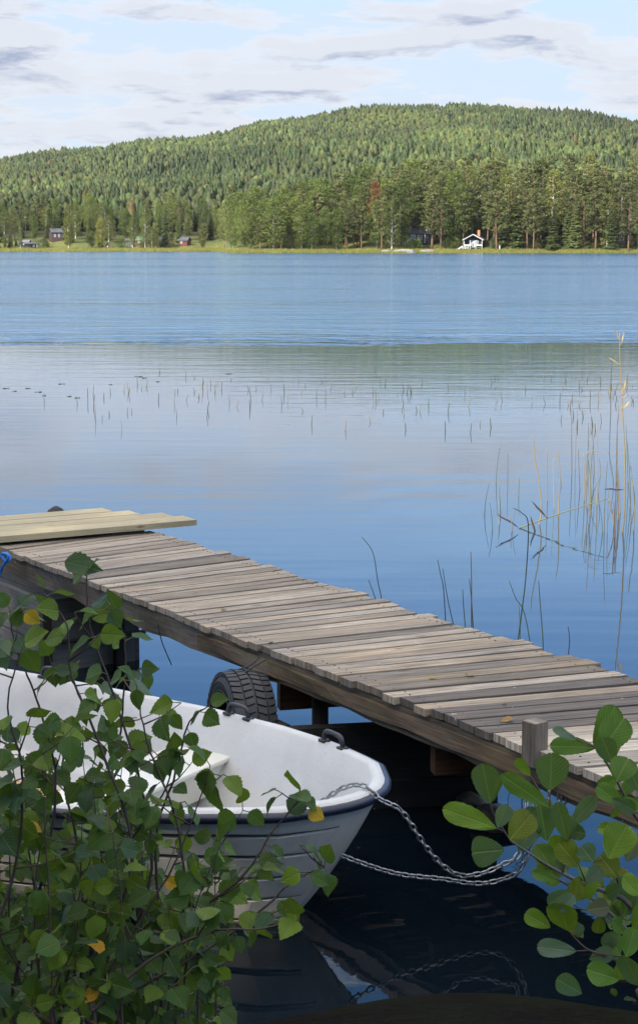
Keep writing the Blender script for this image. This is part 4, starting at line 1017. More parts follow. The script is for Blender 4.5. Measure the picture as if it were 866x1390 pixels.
# grab handles on the far gunwale and the near one
M_blk = plain('black_plastic', (.016, .017, .02), .35, 30, .15)
def handle(s, side):
    y = side*(hbs(s)-.028); z = gz(s); ds = .055; dy = side*(hbs(s+.06)-hbs(s-.06))/.12
    pts = [(-(s-ds), y-dy*ds, z), (-(s-ds*.95), y-dy*ds, z+.028), (-(s-ds*.6), y-dy*ds*.6, z+.043), (-(s+ds*.6), y+dy*ds*.6, z+.043), (-(s+ds*.95), y+dy*ds, z+.028), (-(s+ds), y+dy*ds, z)]
    mb = MB(); mb.tube(smoothpts(pts, 4), .0095, 8)
    for q in (0, 5): mb.box((pts[q][0], pts[q][1], z+.004), (.036, .03, .01), math.atan2(-dy, 1))
    mb.build('handle', M_blk, boat, smooth=True)
handle(.41, 1); handle(.95, 1); handle(2.0, 1); handle(1.35, -1); handle(2.3, -1)
# bow eye and floor eye
M_chain = plain('galvanised_steel', (.32, .33, .34), .42, 40, .3, metal=.85)
mb = MB(); mb.tube([(-.15+.0+.014*math.cos(a_), 0, .30+.02*math.sin(a_)) for a_ in np.linspace(0, 6.283, 14)], .004, 6); mb.build('bow_eye', M_chain, boat, smooth=True)

# ------------------------------------------------------------------ chains
def chain(name, pts, label, link_l=.034, wire=.0036):
    P_ = smoothpts(pts, 30); L = [0]
    for a_, b_ in zip(P_, P_[1:]): L.append(L[-1]+(b_-a_).length)
    tot = L[-1]; pitch = link_l-2*wire*1.05; k = int(tot/pitch); mb = MB()
    def pos(d):
        i = int(np.searchsorted(L, d))-1; i = max(0, min(i, len(P_)-2)); t_ = (d-L[i])/max(1e-9, L[i+1]-L[i]); return P_[i].lerp(P_[i+1], t_)
    org = P_[0]
    for i in range(k):
        c = pos((i+.5)*pitch); d = (pos((i+.9)*pitch)-pos((i+.1)*pitch)).normalized(); up = Vector((0, 0, 1)); sd = d.cross(up)
        if sd.length < .01: sd = Vector((1, 0, 0))
        sd.normalize(); q = Matrix.Rotation((math.pi/2 if i % 2 else 0)+R(35), 3, d) @ sd
        hl = link_l/2-wire-.0065; rw = .0075; ring = []
        for a_ in np.linspace(-math.pi/2, math.pi/2, 6): ring.append(c+d*(hl+rw*math.cos(a_))+q*rw*math.sin(a_))
        for a_ in np.linspace(math.pi/2, 3*math.pi/2, 6): ring.append(c+d*(-hl+rw*math.cos(a_))+q*rw*math.sin(a_))
        ring.append(ring[0]); mb.tube([p-org for p in ring], wire, 6, cap=False)
    o = mb.build(name, M_chain, None, smooth=True, loc=org); tag(o, label, 'chain'); return o
pe = J(4.62, N0+.05, .46); PA = at(704, 1160, D=5.8); PB = at(714, 1112, D=5.82); PC = at(708, 1178, D=5.8); PD = at(724, 1120, D=5.83)
bowl = lambda s, y, z: BOW+Matrix.Rotation(BA, 3, 'Z') @ Vector((-s, y, z))
chain('mooring_chain', [bowl(.26, .02, gz(.2)-.12), bowl(.12, .0, gz(.1)-.01), bowl(.03, 0, gz(0)+.014), bowl(-.035, -.005, gz(0)-.02), at(545, 1102, D=5.62), at(576, 1147, D=5.66), at(600, 1175, D=5.70), at(625, 1189, D=5.73), at(655, 1186, D=5.76), at(683, 1174, D=5.77), PA, PB, pe],
      'galvanised chain draped over the bow rim, the upper of the two chains')
be = bowl(.148, 0, .28)
chain('mooring_chain', [be, at(490, 1172, D=be.y+.02), at(540, 1187, D=be.y+.06), at(600, 1194, D=be.y+.1), at(645, 1200, D=be.y+.12), at(680, 1195, D=be.y+.13), PC, PD, pe+Vector((.03, 0, 0))],
      'galvanised chain from the eye low on the stem, the lower of the two chains')
mc = at(765, 1045, .56)
chain('hanging_chain', [mc, mc+Vector((-.012, 0, -.1)), mc+Vector((-.03, -.01, -.16)), mc+Vector((-.05, -.01, -.1)), mc+Vector((-.035, 0, -.02)), mc+Vector((.0, -.01, -.08)), mc+Vector((-.01, -.01, -.2))], 'dark bundle of chain hanging from the deck edge behind the right-hand leaves')

# ------------------------------------------------------------------ leaves
def add_leaf(mb, base, tip_dir, nrm, L, W, kind, col, curl=.2):
    d = Vector(tip_dir).normalized(); nn = Vector(nrm); nn = (nn-d*nn.dot(d))
    if nn.length < .05: nn = Vector((0, -.7, .7)); nn = nn-d*nn.dot(d)
    nn.normalize(); s = d.cross(nn)
    if kind == 'birch': t0 = [0, .05, .12, .22, .34, .48, .62, .76, .88, .95, 1]; w0 = [.08, .42, .74, .95, 1.0, .95, .78, .52, .25, .1, .0]
    elif kind == 'alder': t0 = [0, .08, .22, .4, .58, .74, .87, .95, 1]; w0 = [.04, .3, .6, .84, .98, 1.0, .86, .58, .2]
    else: t0 = [0, .1, .3, .5, .7, .85, .95, 1]; w0 = [.05, .5, .9, 1, .85, .55, .25, 0]
    NR = 8 if kind == 'lance' else 16
    ts = [i/NR for i in range(NR+1)]; ws = [float(np.interp(t_, t0, w0)) for t_ in ts]
    fold = random.uniform(.08, .35); cv = random.uniform(-.05, curl); tw = random.uniform(-.25, .25); vs = []; uvs = []; nj = 7
    for i, (t_, w_) in enumerate(zip(ts, ws)):
        for j in range(nj):
            a_ = (j-3)/3; wob = 1+((.07 if kind == 'birch' else .025)*((i % 2)*2-1) if abs(j-3) == 3 and 0 < i < NR and kind != 'lance' else 0)
            x_ = a_*w_*W/2*wob; und = .03*L*math.sin(t_*9+a_*3+tw*9)*abs(a_)
            tt = t_-(.035 if kind == 'alder' and i == NR and j == 3 else 0)+.0
            z_ = abs(x_)*fold-cv*L*t_*t_+und+x_*tw*t_*2
            vs.append(base+d*L*tt+s*x_+nn*z_); uvs.append((a_*w_, t_))
    fs = [(i*nj+j, i*nj+j+1, (i+1)*nj+j+1, (i+1)*nj+j) for i in range(NR) for j in range(nj-1)]
    mb.add(vs, fs, col, uvs)
M_bleaf = leaf_mat('birch_leaf', 8, .25, .28, .45); M_aleaf = leaf_mat('alder_leaf', 9, .55, .3, .45)
M_stem = plain('twig_bark', (.06, .035, .028), .7, 60, .3, usecol=True)
rnd = random.Random(21)
def leafcol(k='birch'):
    r_ = rnd.random()
    if k == 'birch':
        c = (.040, .094, .019) if r_ < .58 else ((.105, .175, .016) if r_ < .84 else ((.024, .065, .034) if r_ < .994 else (.5, .27, .02)))
    else: c = (.06, .14, .03)
    v = rnd.uniform(.75, 1.25); return tuple(x_*v for x_ in c)
def birch_bush():
    e = empty('birch_shrub', (-.55, 3.4, bankz(-.55, 3.4))); tag(e, 'young birch shrub with toothed green leaves in front of the boat', 'shrub')
    lv = MB(); st = MB(); org = e.location; o0 = Vector((0, 0, 0))
    def leafat(p, hang=None):
        out_ = Vector((rnd.gauss(0, 1), rnd.gauss(0, .8)-.2, rnd.gauss(-.35, .6))).normalized() if hang is None else hang
        pet = p+out_*rnd.uniform(.008, .018)+Vector((0, 0, .004))
        st.tube([p-org, pet-org], [.0011, .0008], 4, (.09, .1, .03), cap=False)
        L = rnd.uniform(.032, .052); nrm = Vector((rnd.gauss(-.1, .55), rnd.gauss(-.55, .5), rnd.gauss(.75, .45)))
        add_leaf(lv, pet-org, out_+Vector((0, 0, -.25)), nrm, L, L*rnd.uniform(.78, .95), 'birch', leafcol(), .25)
    def stem(pts, r0=.0045, dens=.05, lo=0.0, nl=(1, 3)):
        P_ = smoothpts(pts, 7); m_ = len(P_)
        P_ = [p+Vector((rnd.gauss(0, .0008), rnd.gauss(0, .0008), 0)) for p in P_]
        st.tube([p-org for p in P_], [r0*(1-.75*i/(m_-1)) for i in range(m_)], 6, (.06, .042, .034))
        L = 0; nxt = lo; tot = sum((b_-a_).length for a_, b_ in zip(P_, P_[1:]))
        for a_, b_ in zip(P_, P_[1:]):
            L += (b_-a_).length
            if L > nxt:
                nxt = L+rnd.uniform(.6, 1.4)*dens*.92
                if rnd.random() < .55:
                    # a side twig
                    dd = Vector((rnd.gauss(0, 1), rnd.gauss(0, .7), rnd.uniform(.0, .9))).normalized(); l = rnd.uniform(.03, .10)
                    q1 = b_+dd*l*.5; q2 = b_+dd*l+Vector((0, 0, .01)); st.tube([b_-org, q1-org, q2-org], [.0018, .0014, .0009], 5, (.08, .045, .035))
                    for k in range(rnd.randint(*nl)): leafat(b_.lerp(q2, rnd.uniform(.35, 1)))
                    leafat(q2)
                else: leafat(b_)
        if rnd.random() < .9: leafat(P_[-1], Vector((rnd.gauss(0, .5), -.2, .6)).normalized()); leafat(P_[-1])
    def root(px_, D_): q = at(px_, 1390, D=D_); return [Vector((q.x*.8-.05, D_-.05, bankz(q.x, D_)-.03)), q]
    # the shoots that can be told apart, base to tip: (pixel x, y) at their distance
    def shoot(D_, pts, lo, dens=.042, r0=.0045, dD=0.0):
        n_ = len(pts); stem(root(pts[0][0], D_)+[at(a_, b_, D=D_+dD*i/n_) for i, (a_, b_) in enumerate(pts)], r0, dens, lo)
    shoot(3.25, [(165, 1330), (205, 1180), (190, 1060), (150, 930), (122, 850), (117, 782)], .75, .075)
    shoot(3.15, [(120, 1330), (180, 1170), (135, 1010), (98, 920), (90, 850), (60, 806)], .45, .055)
    shoot(3.3, [(220, 1320), (212, 1140), (235, 1060), (258, 980), (282, 960)], .4, .05)
    shoot(3.4, [(200, 1340), (180, 1200), (150, 1080), (165, 980), (170, 880), (160, 840)], .45, .05)
    shoot(3.1, [(130, 1350), (228, 1190), (262, 1110), (286, 1040)], .5, .07, .0035)
    shoot(3.2, [(180, 1350), (270, 1240), (330, 1190), (370, 1130), (410, 1082)], .45, .05)
    shoot(3.1, [(160, 1360), (280, 1290), (350, 1240), (400, 1195), (440, 1178)], .45, .045)
    shoot(3.0, [(130, 1370), (210, 1300), (290, 1265), (350, 1262), (405, 1250)], .4, .045)
    shoot(3.35, [(20, 1330), (60, 1180), (75, 1060), (50, 950), (22, 880), (14, 830)], .35, .045)
    shoot(3.05, [(-30, 1330), (20, 1180), (30, 1050), (10, 960), (30, 880)], .35, .045)
    shoot(3.45, [(110, 1330), (110, 1180), (85, 1040), (110, 950), (70, 900)], .35, .045)
    shoot(3.2, [(240, 1340), (250, 1200), (235, 1100), (200, 1010), (185, 930)], .45, .055)
    shoot(3.3, [(90, 1330), (140, 1200), (220, 1080), (235, 1030)], .4, .045)
    shoot(3.3, [(250, 1340), (290, 1180), (310, 1130), (330, 1100)], .45, .06, .003)
    for k in range(46):
        x0 = rnd.uniform(-40, 300); D_ = rnd.uniform(3.0, 3.9); x1 = x0+rnd.uniform(-70, 60); yt = rnd.uniform(1010, 1230) if x0 < 200 else rnd.uniform(1150, 1260)
        shoot(D_, [(x0, 1345), ((x0+x1)/2+rnd.uniform(-20, 20), (1345+yt)/2), (x1, yt)], .2, .04, .0035)
    # the one big leaf on the topmost shoot, and two yellow ones
    tp = at(112, 784, D=3.25); add_leaf(lv, at(88, 762, D=3.25)-org, at(139, 775, D=3.25)-at(88, 762, D=3.25), (-.1, -.8, .6), .074, .048, 'birch', (.03, .07, .03), .1)
    st.tube([at(117, 782, D=3.25)-org, at(88, 762, D=3.25)-org], .001, 4, (.09, .06, .03))
    for (a_, b_) in ((34, 832), (420, 1100)):
        q = at(a_, b_, D=3.2); add_leaf(lv, q-org, Vector((.7, 0, -.5)), (0, -1, .3), .035, .03, 'birch', (.62, .36, .03), .2)
    lv.build('leaves', M_bleaf, e, smooth=True); st.build('stems', M_stem, e, smooth=True)
birch_bush()
def alder():
    base = Vector((1.05, 3.0, bankz(1.05, 3.0))); e = empty('alder_shrub', base); tag(e, 'alder branch with large ribbed leaves reaching in from the right', 'shrub')
    lv = MB(); st = MB(); org = base
    G1 = (.14, .25, .018); G2 = (.075, .17, .02); B1 = (.05, .11, .05); B2 = (.09, .15, .10); O1 = (.14, .17, .018); PU = (.07, .08, .06)
    LV = [(806, 1012, 836, 962, 36, G2), (815, 1022, 846, 976, 46, G2), (810, 1015, 751, 1011, 27, G2), (782, 1004, 751, 990, 16, B2), (747, 1074, 750, 1026, 46, B1), (720, 1054, 701, 1031, 16, G1), (747, 1098, 684, 1054, 27, G2),
          (666, 1091, 656, 1041, 38, B1), (668, 1088, 681, 1054, 12, B1), (674, 1125, 605, 1098, 32, G1), (662, 1127, 612, 1108, 18, B2), (676, 1124, 689, 1094, 24, B2), (692, 1140, 720, 1106, 40, O1), (684, 1154, 640, 1158, 44, B1),
          (704, 1156, 727, 1115, 32, B2), (742, 1142, 734, 1096, 34, B1), (770, 1142, 757, 1094, 26, B1), (775, 1122, 807, 1084, 24, B2), (748, 1161, 762, 1136, 25, G1), (786, 1178, 761, 1146, 34, O1), (826, 1166, 850, 1122, 48, G1), (838, 1192, 815, 1162, 40, O1),
          (850, 1170, 868, 1135, 30, PU), (735, 1164, 770, 1182, 30, B2), (757, 1197, 724, 1184, 18, G2), (785, 1190, 780, 1222, 26, O1), (773, 1209, 744, 1228, 22, B1), (818, 1204, 800, 1180, 22, G1), (812, 1198, 792, 1218, 18, G1), (795, 1236, 825, 1232, 26, PU),
          (771, 1265, 760, 1226, 46, G1), (747, 1260, 714, 1240, 26, G1), (782, 1292, 731, 1286, 27, B2), (832, 1228, 842, 1256, 16, G2), (868, 1216, 845, 1192, 30, G1), (800, 1303, 830, 1294, 24, B2), (836, 1062, 852, 1030, 40, G2), (832, 1038, 818, 1002, 32, B1),
          (846, 1094, 812, 1068, 26, G2), (868, 1075, 856, 1046, 26, B1), (870, 1100, 846, 1088, 20, G1), (840, 1128, 812, 1124, 20, G1), (722, 1160, 740, 1170, 14, G1), (830, 1085, 862, 1100, 20, B1), (860, 1262, 880, 1230, 34, G2), (845, 1245, 866, 1205, 30, B1),
          (806, 1170, 790, 1150, 30, B1), (795, 1200, 815, 1180, 24, B2), (850, 1300, 862, 1262, 34, G2), (728, 1120, 714, 1098, 22, B1), (760, 1240, 778, 1216, 18, B2), (840, 1330, 800, 1318, 34, G2), (870, 1340, 846, 1300, 36, B1), (790, 1350, 756, 1330, 30, B1)]
    tw = {}
    for i, (bx_, by_, tx, ty_, w_, c) in enumerate(LV):
        D_ = 2.85+.22*mn.noise(Vector((bx_*.02, by_*.02, 1)))+rnd.uniform(-.03, .03)+(.0 if by_ < 1100 else .02)
        a_ = at(bx_, by_, D=D_); b_ = at(tx, ty_, D=D_+rnd.uniform(-.02, .02)); L = (b_-a_).length*1.04; W = w_/F*D_*1.0
        v = rnd.uniform(.85, 1.2); add_leaf(lv, a_-org, b_-a_, (rnd.gauss(-.12, .25), -1, rnd.uniform(.25, .8)), L, W, 'alder', tuple(x_*v for x_ in c), .15)
    ra = random.Random(77)
    for (x0_, y0_, x1_, y1_, n_) in [(692, 1141, 763, 1186, 5), (763, 1186, 840, 1218, 9), (747, 1187, 856, 1269, 10), (770, 1262, 850, 1300, 6), (838, 1062, 866, 1112, 7), (747, 1097, 772, 1150, 4), (838, 1195, 866, 1240, 6), (812, 1016, 838, 1062, 4)]:
        for k in range(n_):
            q_ = ra.random(); a_ = at(x0_+(x1_-x0_)*q_+ra.uniform(-5, 5), y0_+(y1_-y0_)*q_+ra.uniform(-5, 5), D=ra.uniform(2.88, 3.0)); L = ra.uniform(.022, .052); d_ = Vector((ra.gauss(0, 1), ra.gauss(.2, .5), ra.gauss(.25, .8))).normalized()
            c = ra.choice([G1, G2, G2, B1, B2, O1]); v = ra.uniform(.7, 1.2); add_leaf(lv, a_-org, d_, (ra.gauss(-.1, .5), -1, ra.uniform(.1, 1.1)), L, L*ra.uniform(.72, .9), 'alder', tuple(x_*v for x_ in c), .3)
    def tg(pts, r0, r1, D_=2.9, col=(.085, .065, .055)):
        P_ = smoothpts([p if isinstance(p, Vector) else at(p[0], p[1], D=D_) for p in pts], 6); m_ = len(P_)
        st.tube([p-org for p in P_], [r0+(r1-r0)*i/(m_-1) for i in range(m_)], 7, col)
    gr = (.13, .12, .11)
    root_ = Vector((1.05, 3.05, bankz(1.05, 3.05)-.05))
    tg([root_, (960, 1330), (866, 1240), (840, 1218), (797, 1203), (763, 1186), (735, 1170), (692, 1141)], .0065, .0015, col=gr)
    tg([root_, (940, 1370), (856, 1269), (812, 1227), (775, 1205), (747, 1187)], .005, .0016, col=gr)
    tg([root_, (980, 1250), (900, 1150), (866, 1112), (855, 1094), (838, 1062), (812, 1016)], .0055, .0015)
    tg([(763, 1186), (772, 1150), (772, 1124), (756, 1104), (747, 1097), (747, 1074)], .0026, .001)
    tg([(692, 1141), (684, 1130), (674, 1125)], .0016, .001); tg([(692, 1141), (670, 1105), (666, 1090)], .0016, .001)
    tg([(747, 1097), (733, 1075), (720, 1054)], .0016, .001); tg([(797, 1203), (790, 1185), (786, 1176)], .0018, .001)
    tg([(840, 1218), (838, 1195), (830, 1166)], .0022, .0012); tg([(812, 1227), (795, 1236), (772, 1225)], .0018, .001)
    tg([(850, 1300), (800, 1291), (770, 1262)], .0022, .001, col=(.12, .07, .04)); tg([(870, 1340), (845, 1310), (800, 1291)], .0028, .002); tg([(800, 1291), (782, 1292)], .0014, .001)
    tg([(838, 1062), (836, 1062)], .001, .001); tg([(855, 1094), (846, 1094)], .0012, .001); tg([(812, 1016), (782, 1004)], .0014, .001)
    tg([(797, 1203), (775, 1200), (757, 1197)], .0014, .001); tg([(826, 1166), (806, 1170)], .001, .001); tg([(866, 1240), (850, 1250), (832, 1228)], .0014, .001)
    tg([root_, (900, 1390), (870, 1340)], .004, .003)
    lv.build('leaves', M_aleaf, e, smooth=True); st.build('twigs', M_stem, e, smooth=True)
alder()
# low undergrowth on the bank edge (nobody could count it)
ug = MB(); 
for k in range(3200):
    x = rnd.uniform(-2.4, -.3) if rnd.random() < .93 else rnd.uniform(.85, 1.6); y = rnd.uniform(3.5, 5.2); 
    z = bankz(x, y); hgt = rnd.uniform(.01, .20) if x < -.1 else rnd.uniform(.0, .05)
    if z < .035: continue
    v = rnd.uniform(.6, 1.2); c = rnd.choice([(.018, .05, .010), (.012, .036, .012), (.028, .055, .010), (.03, .022, .012)])
    add_leaf(ug, Vector((x, y, z+hgt)), Vector((rnd.gauss(0, 1), rnd.gauss(0, 1), rnd.gauss(0, .5))), Vector((rnd.gauss(0, .5), rnd.gauss(-.4, .5), 1)), rnd.uniform(.03, .06), rnd.uniform(.014, .028), 'lance', tuple(q*v for q in c))
tag(ug.build('undergrowth', M_bleaf, smooth=True), 'low dark leafy ground cover on the near bank', 'ground cover', kind='stuff')

bg_ = MB()
for k in range(900):
    x = rnd.uniform(-2.4, -.25); y = rnd.uniform(4.3, 5.12); z = bankz(x, y)
    if z < .012: continue
    L = rnd.uniform(.03, .12)*(1.4 if rnd.random() < .15 else 1); v = rnd.uniform(.5, 1.2); c = rnd.choice([(.02, .04, .01), (.03, .045, .012), (.05, .04, .02)]); d = Vector((rnd.gauss(0, .5), rnd.gauss(0, .5), 1)).normalized()
    s_ = Vector((rnd.uniform(-1, 1), rnd.uniform(-1, 1), 0)).normalized()*rnd.uniform(.0015, .003); p0 = Vector((x, y, z-.01)); p1 = p0+d*L*.6; p2 = p0+d*L+Vector((d.x*.4*L, d.y*.4*L, -.15*L))
    bg_.add([p0-s_, p0+s_, p1+s_*.8, p1-s_*.8, p2], [(0, 1, 2, 3), (3, 2, 4)], tuple(q*v for q in c))
tag(bg_.build('bank_grass', M_bleaf), 'thin dark grass at the edge of the near bank', 'grass', kind='stuff')
# fallen leaves on the deck
for (px_, py_, rot, L, W, c, lb) in [(583, 921, .4, .035, .03, (.5, .38, .06), 'yellow fallen birch leaf on the deck left of the orange one'), (644, 918, 2.6, .045, .03, (.42, .2, .06), 'orange-brown curled leaf lying mid deck'), (706, 922, 1.2, .03, .022, (.3, .13, .05), 'small rusty leaf near the far deck edge'),
                                  (681, 956, .2, .03, .018, (.26, .16, .08), 'tiny pale brown leaf on the grey planks'), (698, 977, 3.4, .055, .032, (.42, .24, .09), 'large curled tan leaf touching the mooring post'), (301, 828, 1.0, .04, .02, (.22, .17, .06), 'dark olive leaf on the far stretch of deck'), (369, 873, 2., .025, .018, (.06, .05, .04), 'dark speck-like dry leaf at the near deck edge')]:
    q = at(px_, py_, .607); mb = MB(); random.seed(int(px_)); add_leaf(mb, Vector((0, 0, 0)), Vector((math.cos(rot), math.sin(rot), .15)), Vector((0, 0, 1)), L, W, 'birch', c, .3)
    o = mb.build('fallen_leaf', M_bleaf, None, smooth=True, loc=q); tag(o, lb, 'fallen leaf')

# ------------------------------------------------------------------ reeds and rushes
M_reed = plain('reed', (.3, .24, .1), .6, 30, .3, usecol=True); rnd = random.Random(4)
DK = (.035, .05, .025); TN = (.21, .16, .07); GN = (.05, .08, .035)
def reed(pts, r0, label, col, group=None, name='reed', leaf=None):
    P_ = smoothpts(pts, 6); e = P_[0].copy(); m_ = len(P_); mb = MB()
    r0 *= .82; mb.tube([p-e for p in P_], [r0*(1-.55*i/(m_-1)) for i in range(m_)], 6, col)
    for lf in (leaf or []):
        a_, b_, w_ = lf; a_ = Vector(a_); b_ = Vector(b_)
        add_leaf(mb, a_-e, b_-a_, (0, -1, .3), (b_-a_).length, w_, 'lance', col)
    o = mb.build(name, M_reed, None, smooth=True, loc=e); tag(o, label, 'reed', group); return o
def at_z(px, base_py, py):
    """point above the waterline point (px, base_py), seen at row py"""
    D_ = at(px, base_py, 0).y; return D_
def up(px0, base_py, path, label, col=TN, r0=.006, group=None, **k):
    b_ = at(px0, base_py, 0); return reed([b_-Vector((0, 0, .1)), b_]+[at(a_, c_, D=b_.y) for a_, c_ in path], r0, label, col, group, **k)
# short stubs: many of a kind in the calm water
spots = []
for line in [(60, 545, 12), (105, 548, 10), (127, 553, 18), (130, 570, 22), (150, 534, 8), (175, 536, 10)]: spots.append(line)
for k in range(165):
    x = rnd.uniform(115, 862) if rnd.random() < .8 else rnd.choice([rnd.uniform(280, 450), rnd.uniform(500, 560), rnd.uniform(780, 860)])
    y = rnd.gauss(536, 16) if x < 420 else rnd.gauss(540, 22)
    y = min(605, max(500, y)); spots.append((x, y, rnd.uniform(4, 13)*(1.1 if y > 530 else .8)))
for (x, y, hp) in spots:
    lean = rnd.gauss(0, 1.3); c = rnd.choice([DK, DK, (.08, .06, .03), (.16, .12, .06)])
    up(x, y, [(x+lean*.5, y-hp*.5), (x+lean, y-hp)], 'short dark rush stub standing in the calm middle water', c, rnd.uniform(.006, .011), 'rush stubs in the calm water', name='rush_stub')
b_ = at(541, 560, 0)
# taller reeds on the right, each told apart
up(732, 712, [(735, 690), (731, 650), (726, 620), (724, 592)], 'tall tan reed stem standing left of the right-hand reed bed', TN, .009)
b2 = at(704, 717, 0); reed([b2, b2.lerp(at(826, 677, D=14.2), .5)+Vector((0, 0, .01)), at(826, 677, D=14.2)], .008, 'long green-tan reed leaning low over the water to the right', (.10, .11, .045))
reed([at(826, 677, D=14.2), at(832, 700, D=14.2), at(833, 718, D=14.2)], .007, 'brown reed piece bent down at the end of the long leaning one', (.2, .14, .07))
up(845, 722, [(848, 690), (848, 620), (845, 560), (842, 500), (841, 452)], 'tallest reed with feathery leaves at the right frame edge', TN, .009,
   leaf=[(at(841, 462, D=13.8), at(833, 444, D=13.8), .012), (at(842, 470, D=13.8), at(848, 448, D=13.8), .012), (at(842, 495, D=13.8), at(826, 484, D=13.8), .012), (at(843, 535, D=13.8), at(850, 515, D=13.8), .02), (at(843, 555, D=13.8), at(857, 543, D=13.8), .018), (at(842, 540, D=13.8), at(853, 535, D=13.8), .012)])
up(743, 680, [(743, 650), (743, 610)], 'slim upright reed just right of the tall tan stem', (.16, .14, .07), .006)
up(758, 700, [(759, 670), (760, 640), (757, 612)], 'tan reed with a curved tip in mid right reed group', TN, .008)
up(752, 690, [(751, 650), (751, 625), (756, 622)], 'faint reed hooked at the top beside the curved tan one', (.25, .22, .13), .004)
up(787, 665, [(786, 640), (785, 609)], 'dark reed stem at the left of the dense right group', (.09, .07, .04), .006)
up(793, 680, [(793, 650), (792, 616)], 'tan reed second in the dense right group', TN, .007)
up(798, 690, [(797, 660), (796, 616), (820, 613), (840, 612)], 'reed bent sharply sideways near its top', TN, .006)
up(801, 700, [(801, 650), (800, 594)], 'tall thin reed beside the sharply bent one', (.2, .16, .09), .006)
up(810, 685, [(811, 640), (810, 578)], 'tall straight reed in the middle of the dense right group', (.22, .17, .08), .007)
up(812, 670, [(815, 640), (813, 620)], 'short bowed reed beside the tall straight one', (.14, .11, .06), .006)
up(839, 705, [(839, 670), (838, 633)], 'thick brown reed right of the dense group', (.15, .1, .05), .008)
up(860, 720, [(861, 690), (858, 650), (856, 633)], 'pale curved reed nearest the right frame edge', TN, .008)
up(834, 730, [(834, 705), (833, 680)], 'brown reed stub below the bent piece', (.14, .1, .05), .008)
up(829, 560, [(830, 500), (836, 470)], 'distant thin reed behind the tallest one', DK, .008)
up(677, 712, [(677, 696), (676, 680)], 'pale thin stub left of the leaning reed', (.25, .22, .13), .004)
up(694, 722, [(694, 708), (694, 700)], 'short stub left of the leaning reed root', (.18, .15, .09), .005)
for k in range(30):
    x = rnd.choice([rnd.uniform(770, 868), rnd.uniform(800, 862), rnd.uniform(640, 860)]); yb = rnd.uniform(635, 725); hp = rnd.uniform(25, 100)*(1 if x > 765 else .5); ln = rnd.gauss(0, 4)
    up(x, yb, [(x+ln*.3, yb-hp*.5), (x+ln, yb-hp)], 'thin dull reed stem scattered through the right-hand reed bed', rnd.choice([DK, (.09, .07, .035), (.14, .11, .06), GN]), rnd.uniform(.0035, .006), 'thin reeds of the right-hand bed', name='thin_reed')
for (pa, pb, lb) in [((704, 716), (675, 697), 'dark broken leaf lying up-left at the root of the leaning reed'), ((820, 664), (848, 664), 'dark withered leaf bundle caught among the right reeds'), ((742, 703), (722, 680), 'dark bent blade crossing the tall tan reed'), ((728, 728), (720, 700), 'short dark blade under the tall tan reed')]:
    a_ = at(pa[0], pa[1], D=14.1); b_ = at(pb[0], pb[1], D=14.1); mb = MB(); add_leaf(mb, Vector((0, 0, 0)), b_-a_, (0, -1, .4), (b_-a_).length, .016, 'lance', (.05, .03, .02)); o = mb.build('dry_reed', M_reed, None, loc=a_); tag(o, lb, 'reed')
# dark rushes close behind the jetty
GD = 8.9
def rush(pts, label, col=GN, r=.0045, D_=GD):
    q = [at(a_, b_, D=D_) for a_, b_ in pts]; b_ = Vector((q[0].x, q[0].y, -.05)); reed([b_]+q, r, label, col)
rush([(521, 860), (519, 820), (513, 790), (506, 750), (491, 729)], 'dark curved rush, taller of the pair above the deck middle', D_=9.4)
rush([(515, 860), (511, 820), (505, 800), (500, 787)], 'dark rush, shorter of the pair above the deck middle', D_=9.4)
rush([(606, 890), (605, 850), (602, 800), (598, 780), (594, 760)], 'leftmost dark rush of the trio behind the deck'); rush([(622, 890), (618, 860), (608, 815), (601, 772)], 'bowed dark rush of the trio behind the deck')
rush([(632, 890), (632, 860), (629, 820), (628, 800)], 'short rush between the bowed and yellow ones'); rush([(641, 890), (640, 840), (640, 790), (639, 749)], 'yellow straight reed just behind the deck', TN, .006); rush([(647, 890), (643, 860), (640, 815), (637, 786)], 'thin dark rush touching the yellow straight reed')
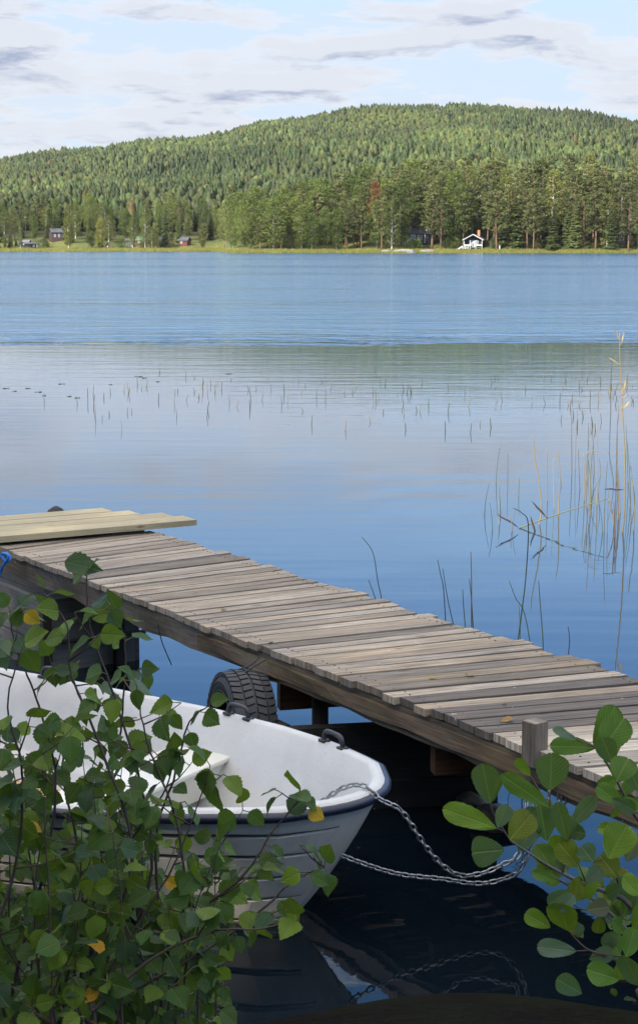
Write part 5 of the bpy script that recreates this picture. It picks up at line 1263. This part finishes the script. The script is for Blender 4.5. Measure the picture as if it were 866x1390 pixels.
rush([(700, 900), (707, 840), (714, 780), (717, 712), (708, 696), (697, 690)], 'longest green rush curving left at the top', GN, .0055); rush([(722, 905), (719, 870), (711, 830), (700, 812), (691, 788)], 'dark rush crossing the longest green one', GN, .0045)
rush([(737, 910), (737, 870), (734, 830), (731, 788)], 'straight green rush right of the crossing pair', GN, .005); rush([(766, 925), (770, 900), (773, 870), (771, 851)], 'short dark bowed rush nearest the deck corner', (.04, .04, .06), .005)
rush([(706, 890), (706, 850), (704, 820)], 'short thin rush behind the crossing pair', GN, .003)
# floating leaves
M_lily = plain('lily_leaf', (.05, .07, .03), .4, 10, .3)
for k, (x, y, w_) in enumerate([(8, 527, 9), (20, 531, 6), (38, 527, 8), (52, 532, 10), (84, 521, 10), (94, 538, 7), (105, 540, 8), (188, 511, 12), (196, 513, 7), (214, 518, 6), (150, 522, 5), (310, 507, 14), (60, 537, 5)]):
    q = at(x, y, 0); r_ = w_/F*q.y/2; mb = MB(); nn_ = 20; vs = [(0, 0, 0.004)]+[(r_*(1+.06*math.sin(i*2.1+k))*math.cos(.25+5.9*i/nn_), r_*.9*math.sin(.25+5.9*i/nn_), .006+.004*math.sin(i+k)) for i in range(nn_+1)]
    vs2 = [(a_, b_, c_-.004) for a_, b_, c_ in vs]; n1 = len(vs)
    mb.add(vs+vs2, [(0, i+1, i+2) for i in range(nn_)]+[(n1, n1+i+2, n1+i+1) for i in range(nn_)]+[(i+1, n1+i+1, n1+i+2, i+2) for i in range(nn_)])
    o = mb.build('lily_pad', M_lily, None, loc=(q.x, q.y, .001)); o.rotation_euler.z = k*1.3; tag(o, 'small flat lily pad floating in the far left calm water', 'lily pad', 'lily pads')
mb = MB(); mb.box((0, 780, 89), (1900, 1700, 186)); m, nt, out = newmat('lake_haze'); n = N(nt)
pv = n('ShaderNodeVolumePrincipled', {'Color': (.86, .92, 1.0, 1), 'Density': .00003, 'Anisotropy': .2}); nt.links.new(pv.outputs[0], out.inputs['Volume'])
hz = mb.build('haze', m); tag(hz, 'thin blue-white summer haze over the lake and hill', 'haze', kind='stuff')
print('objects', len(bpy.data.objects))
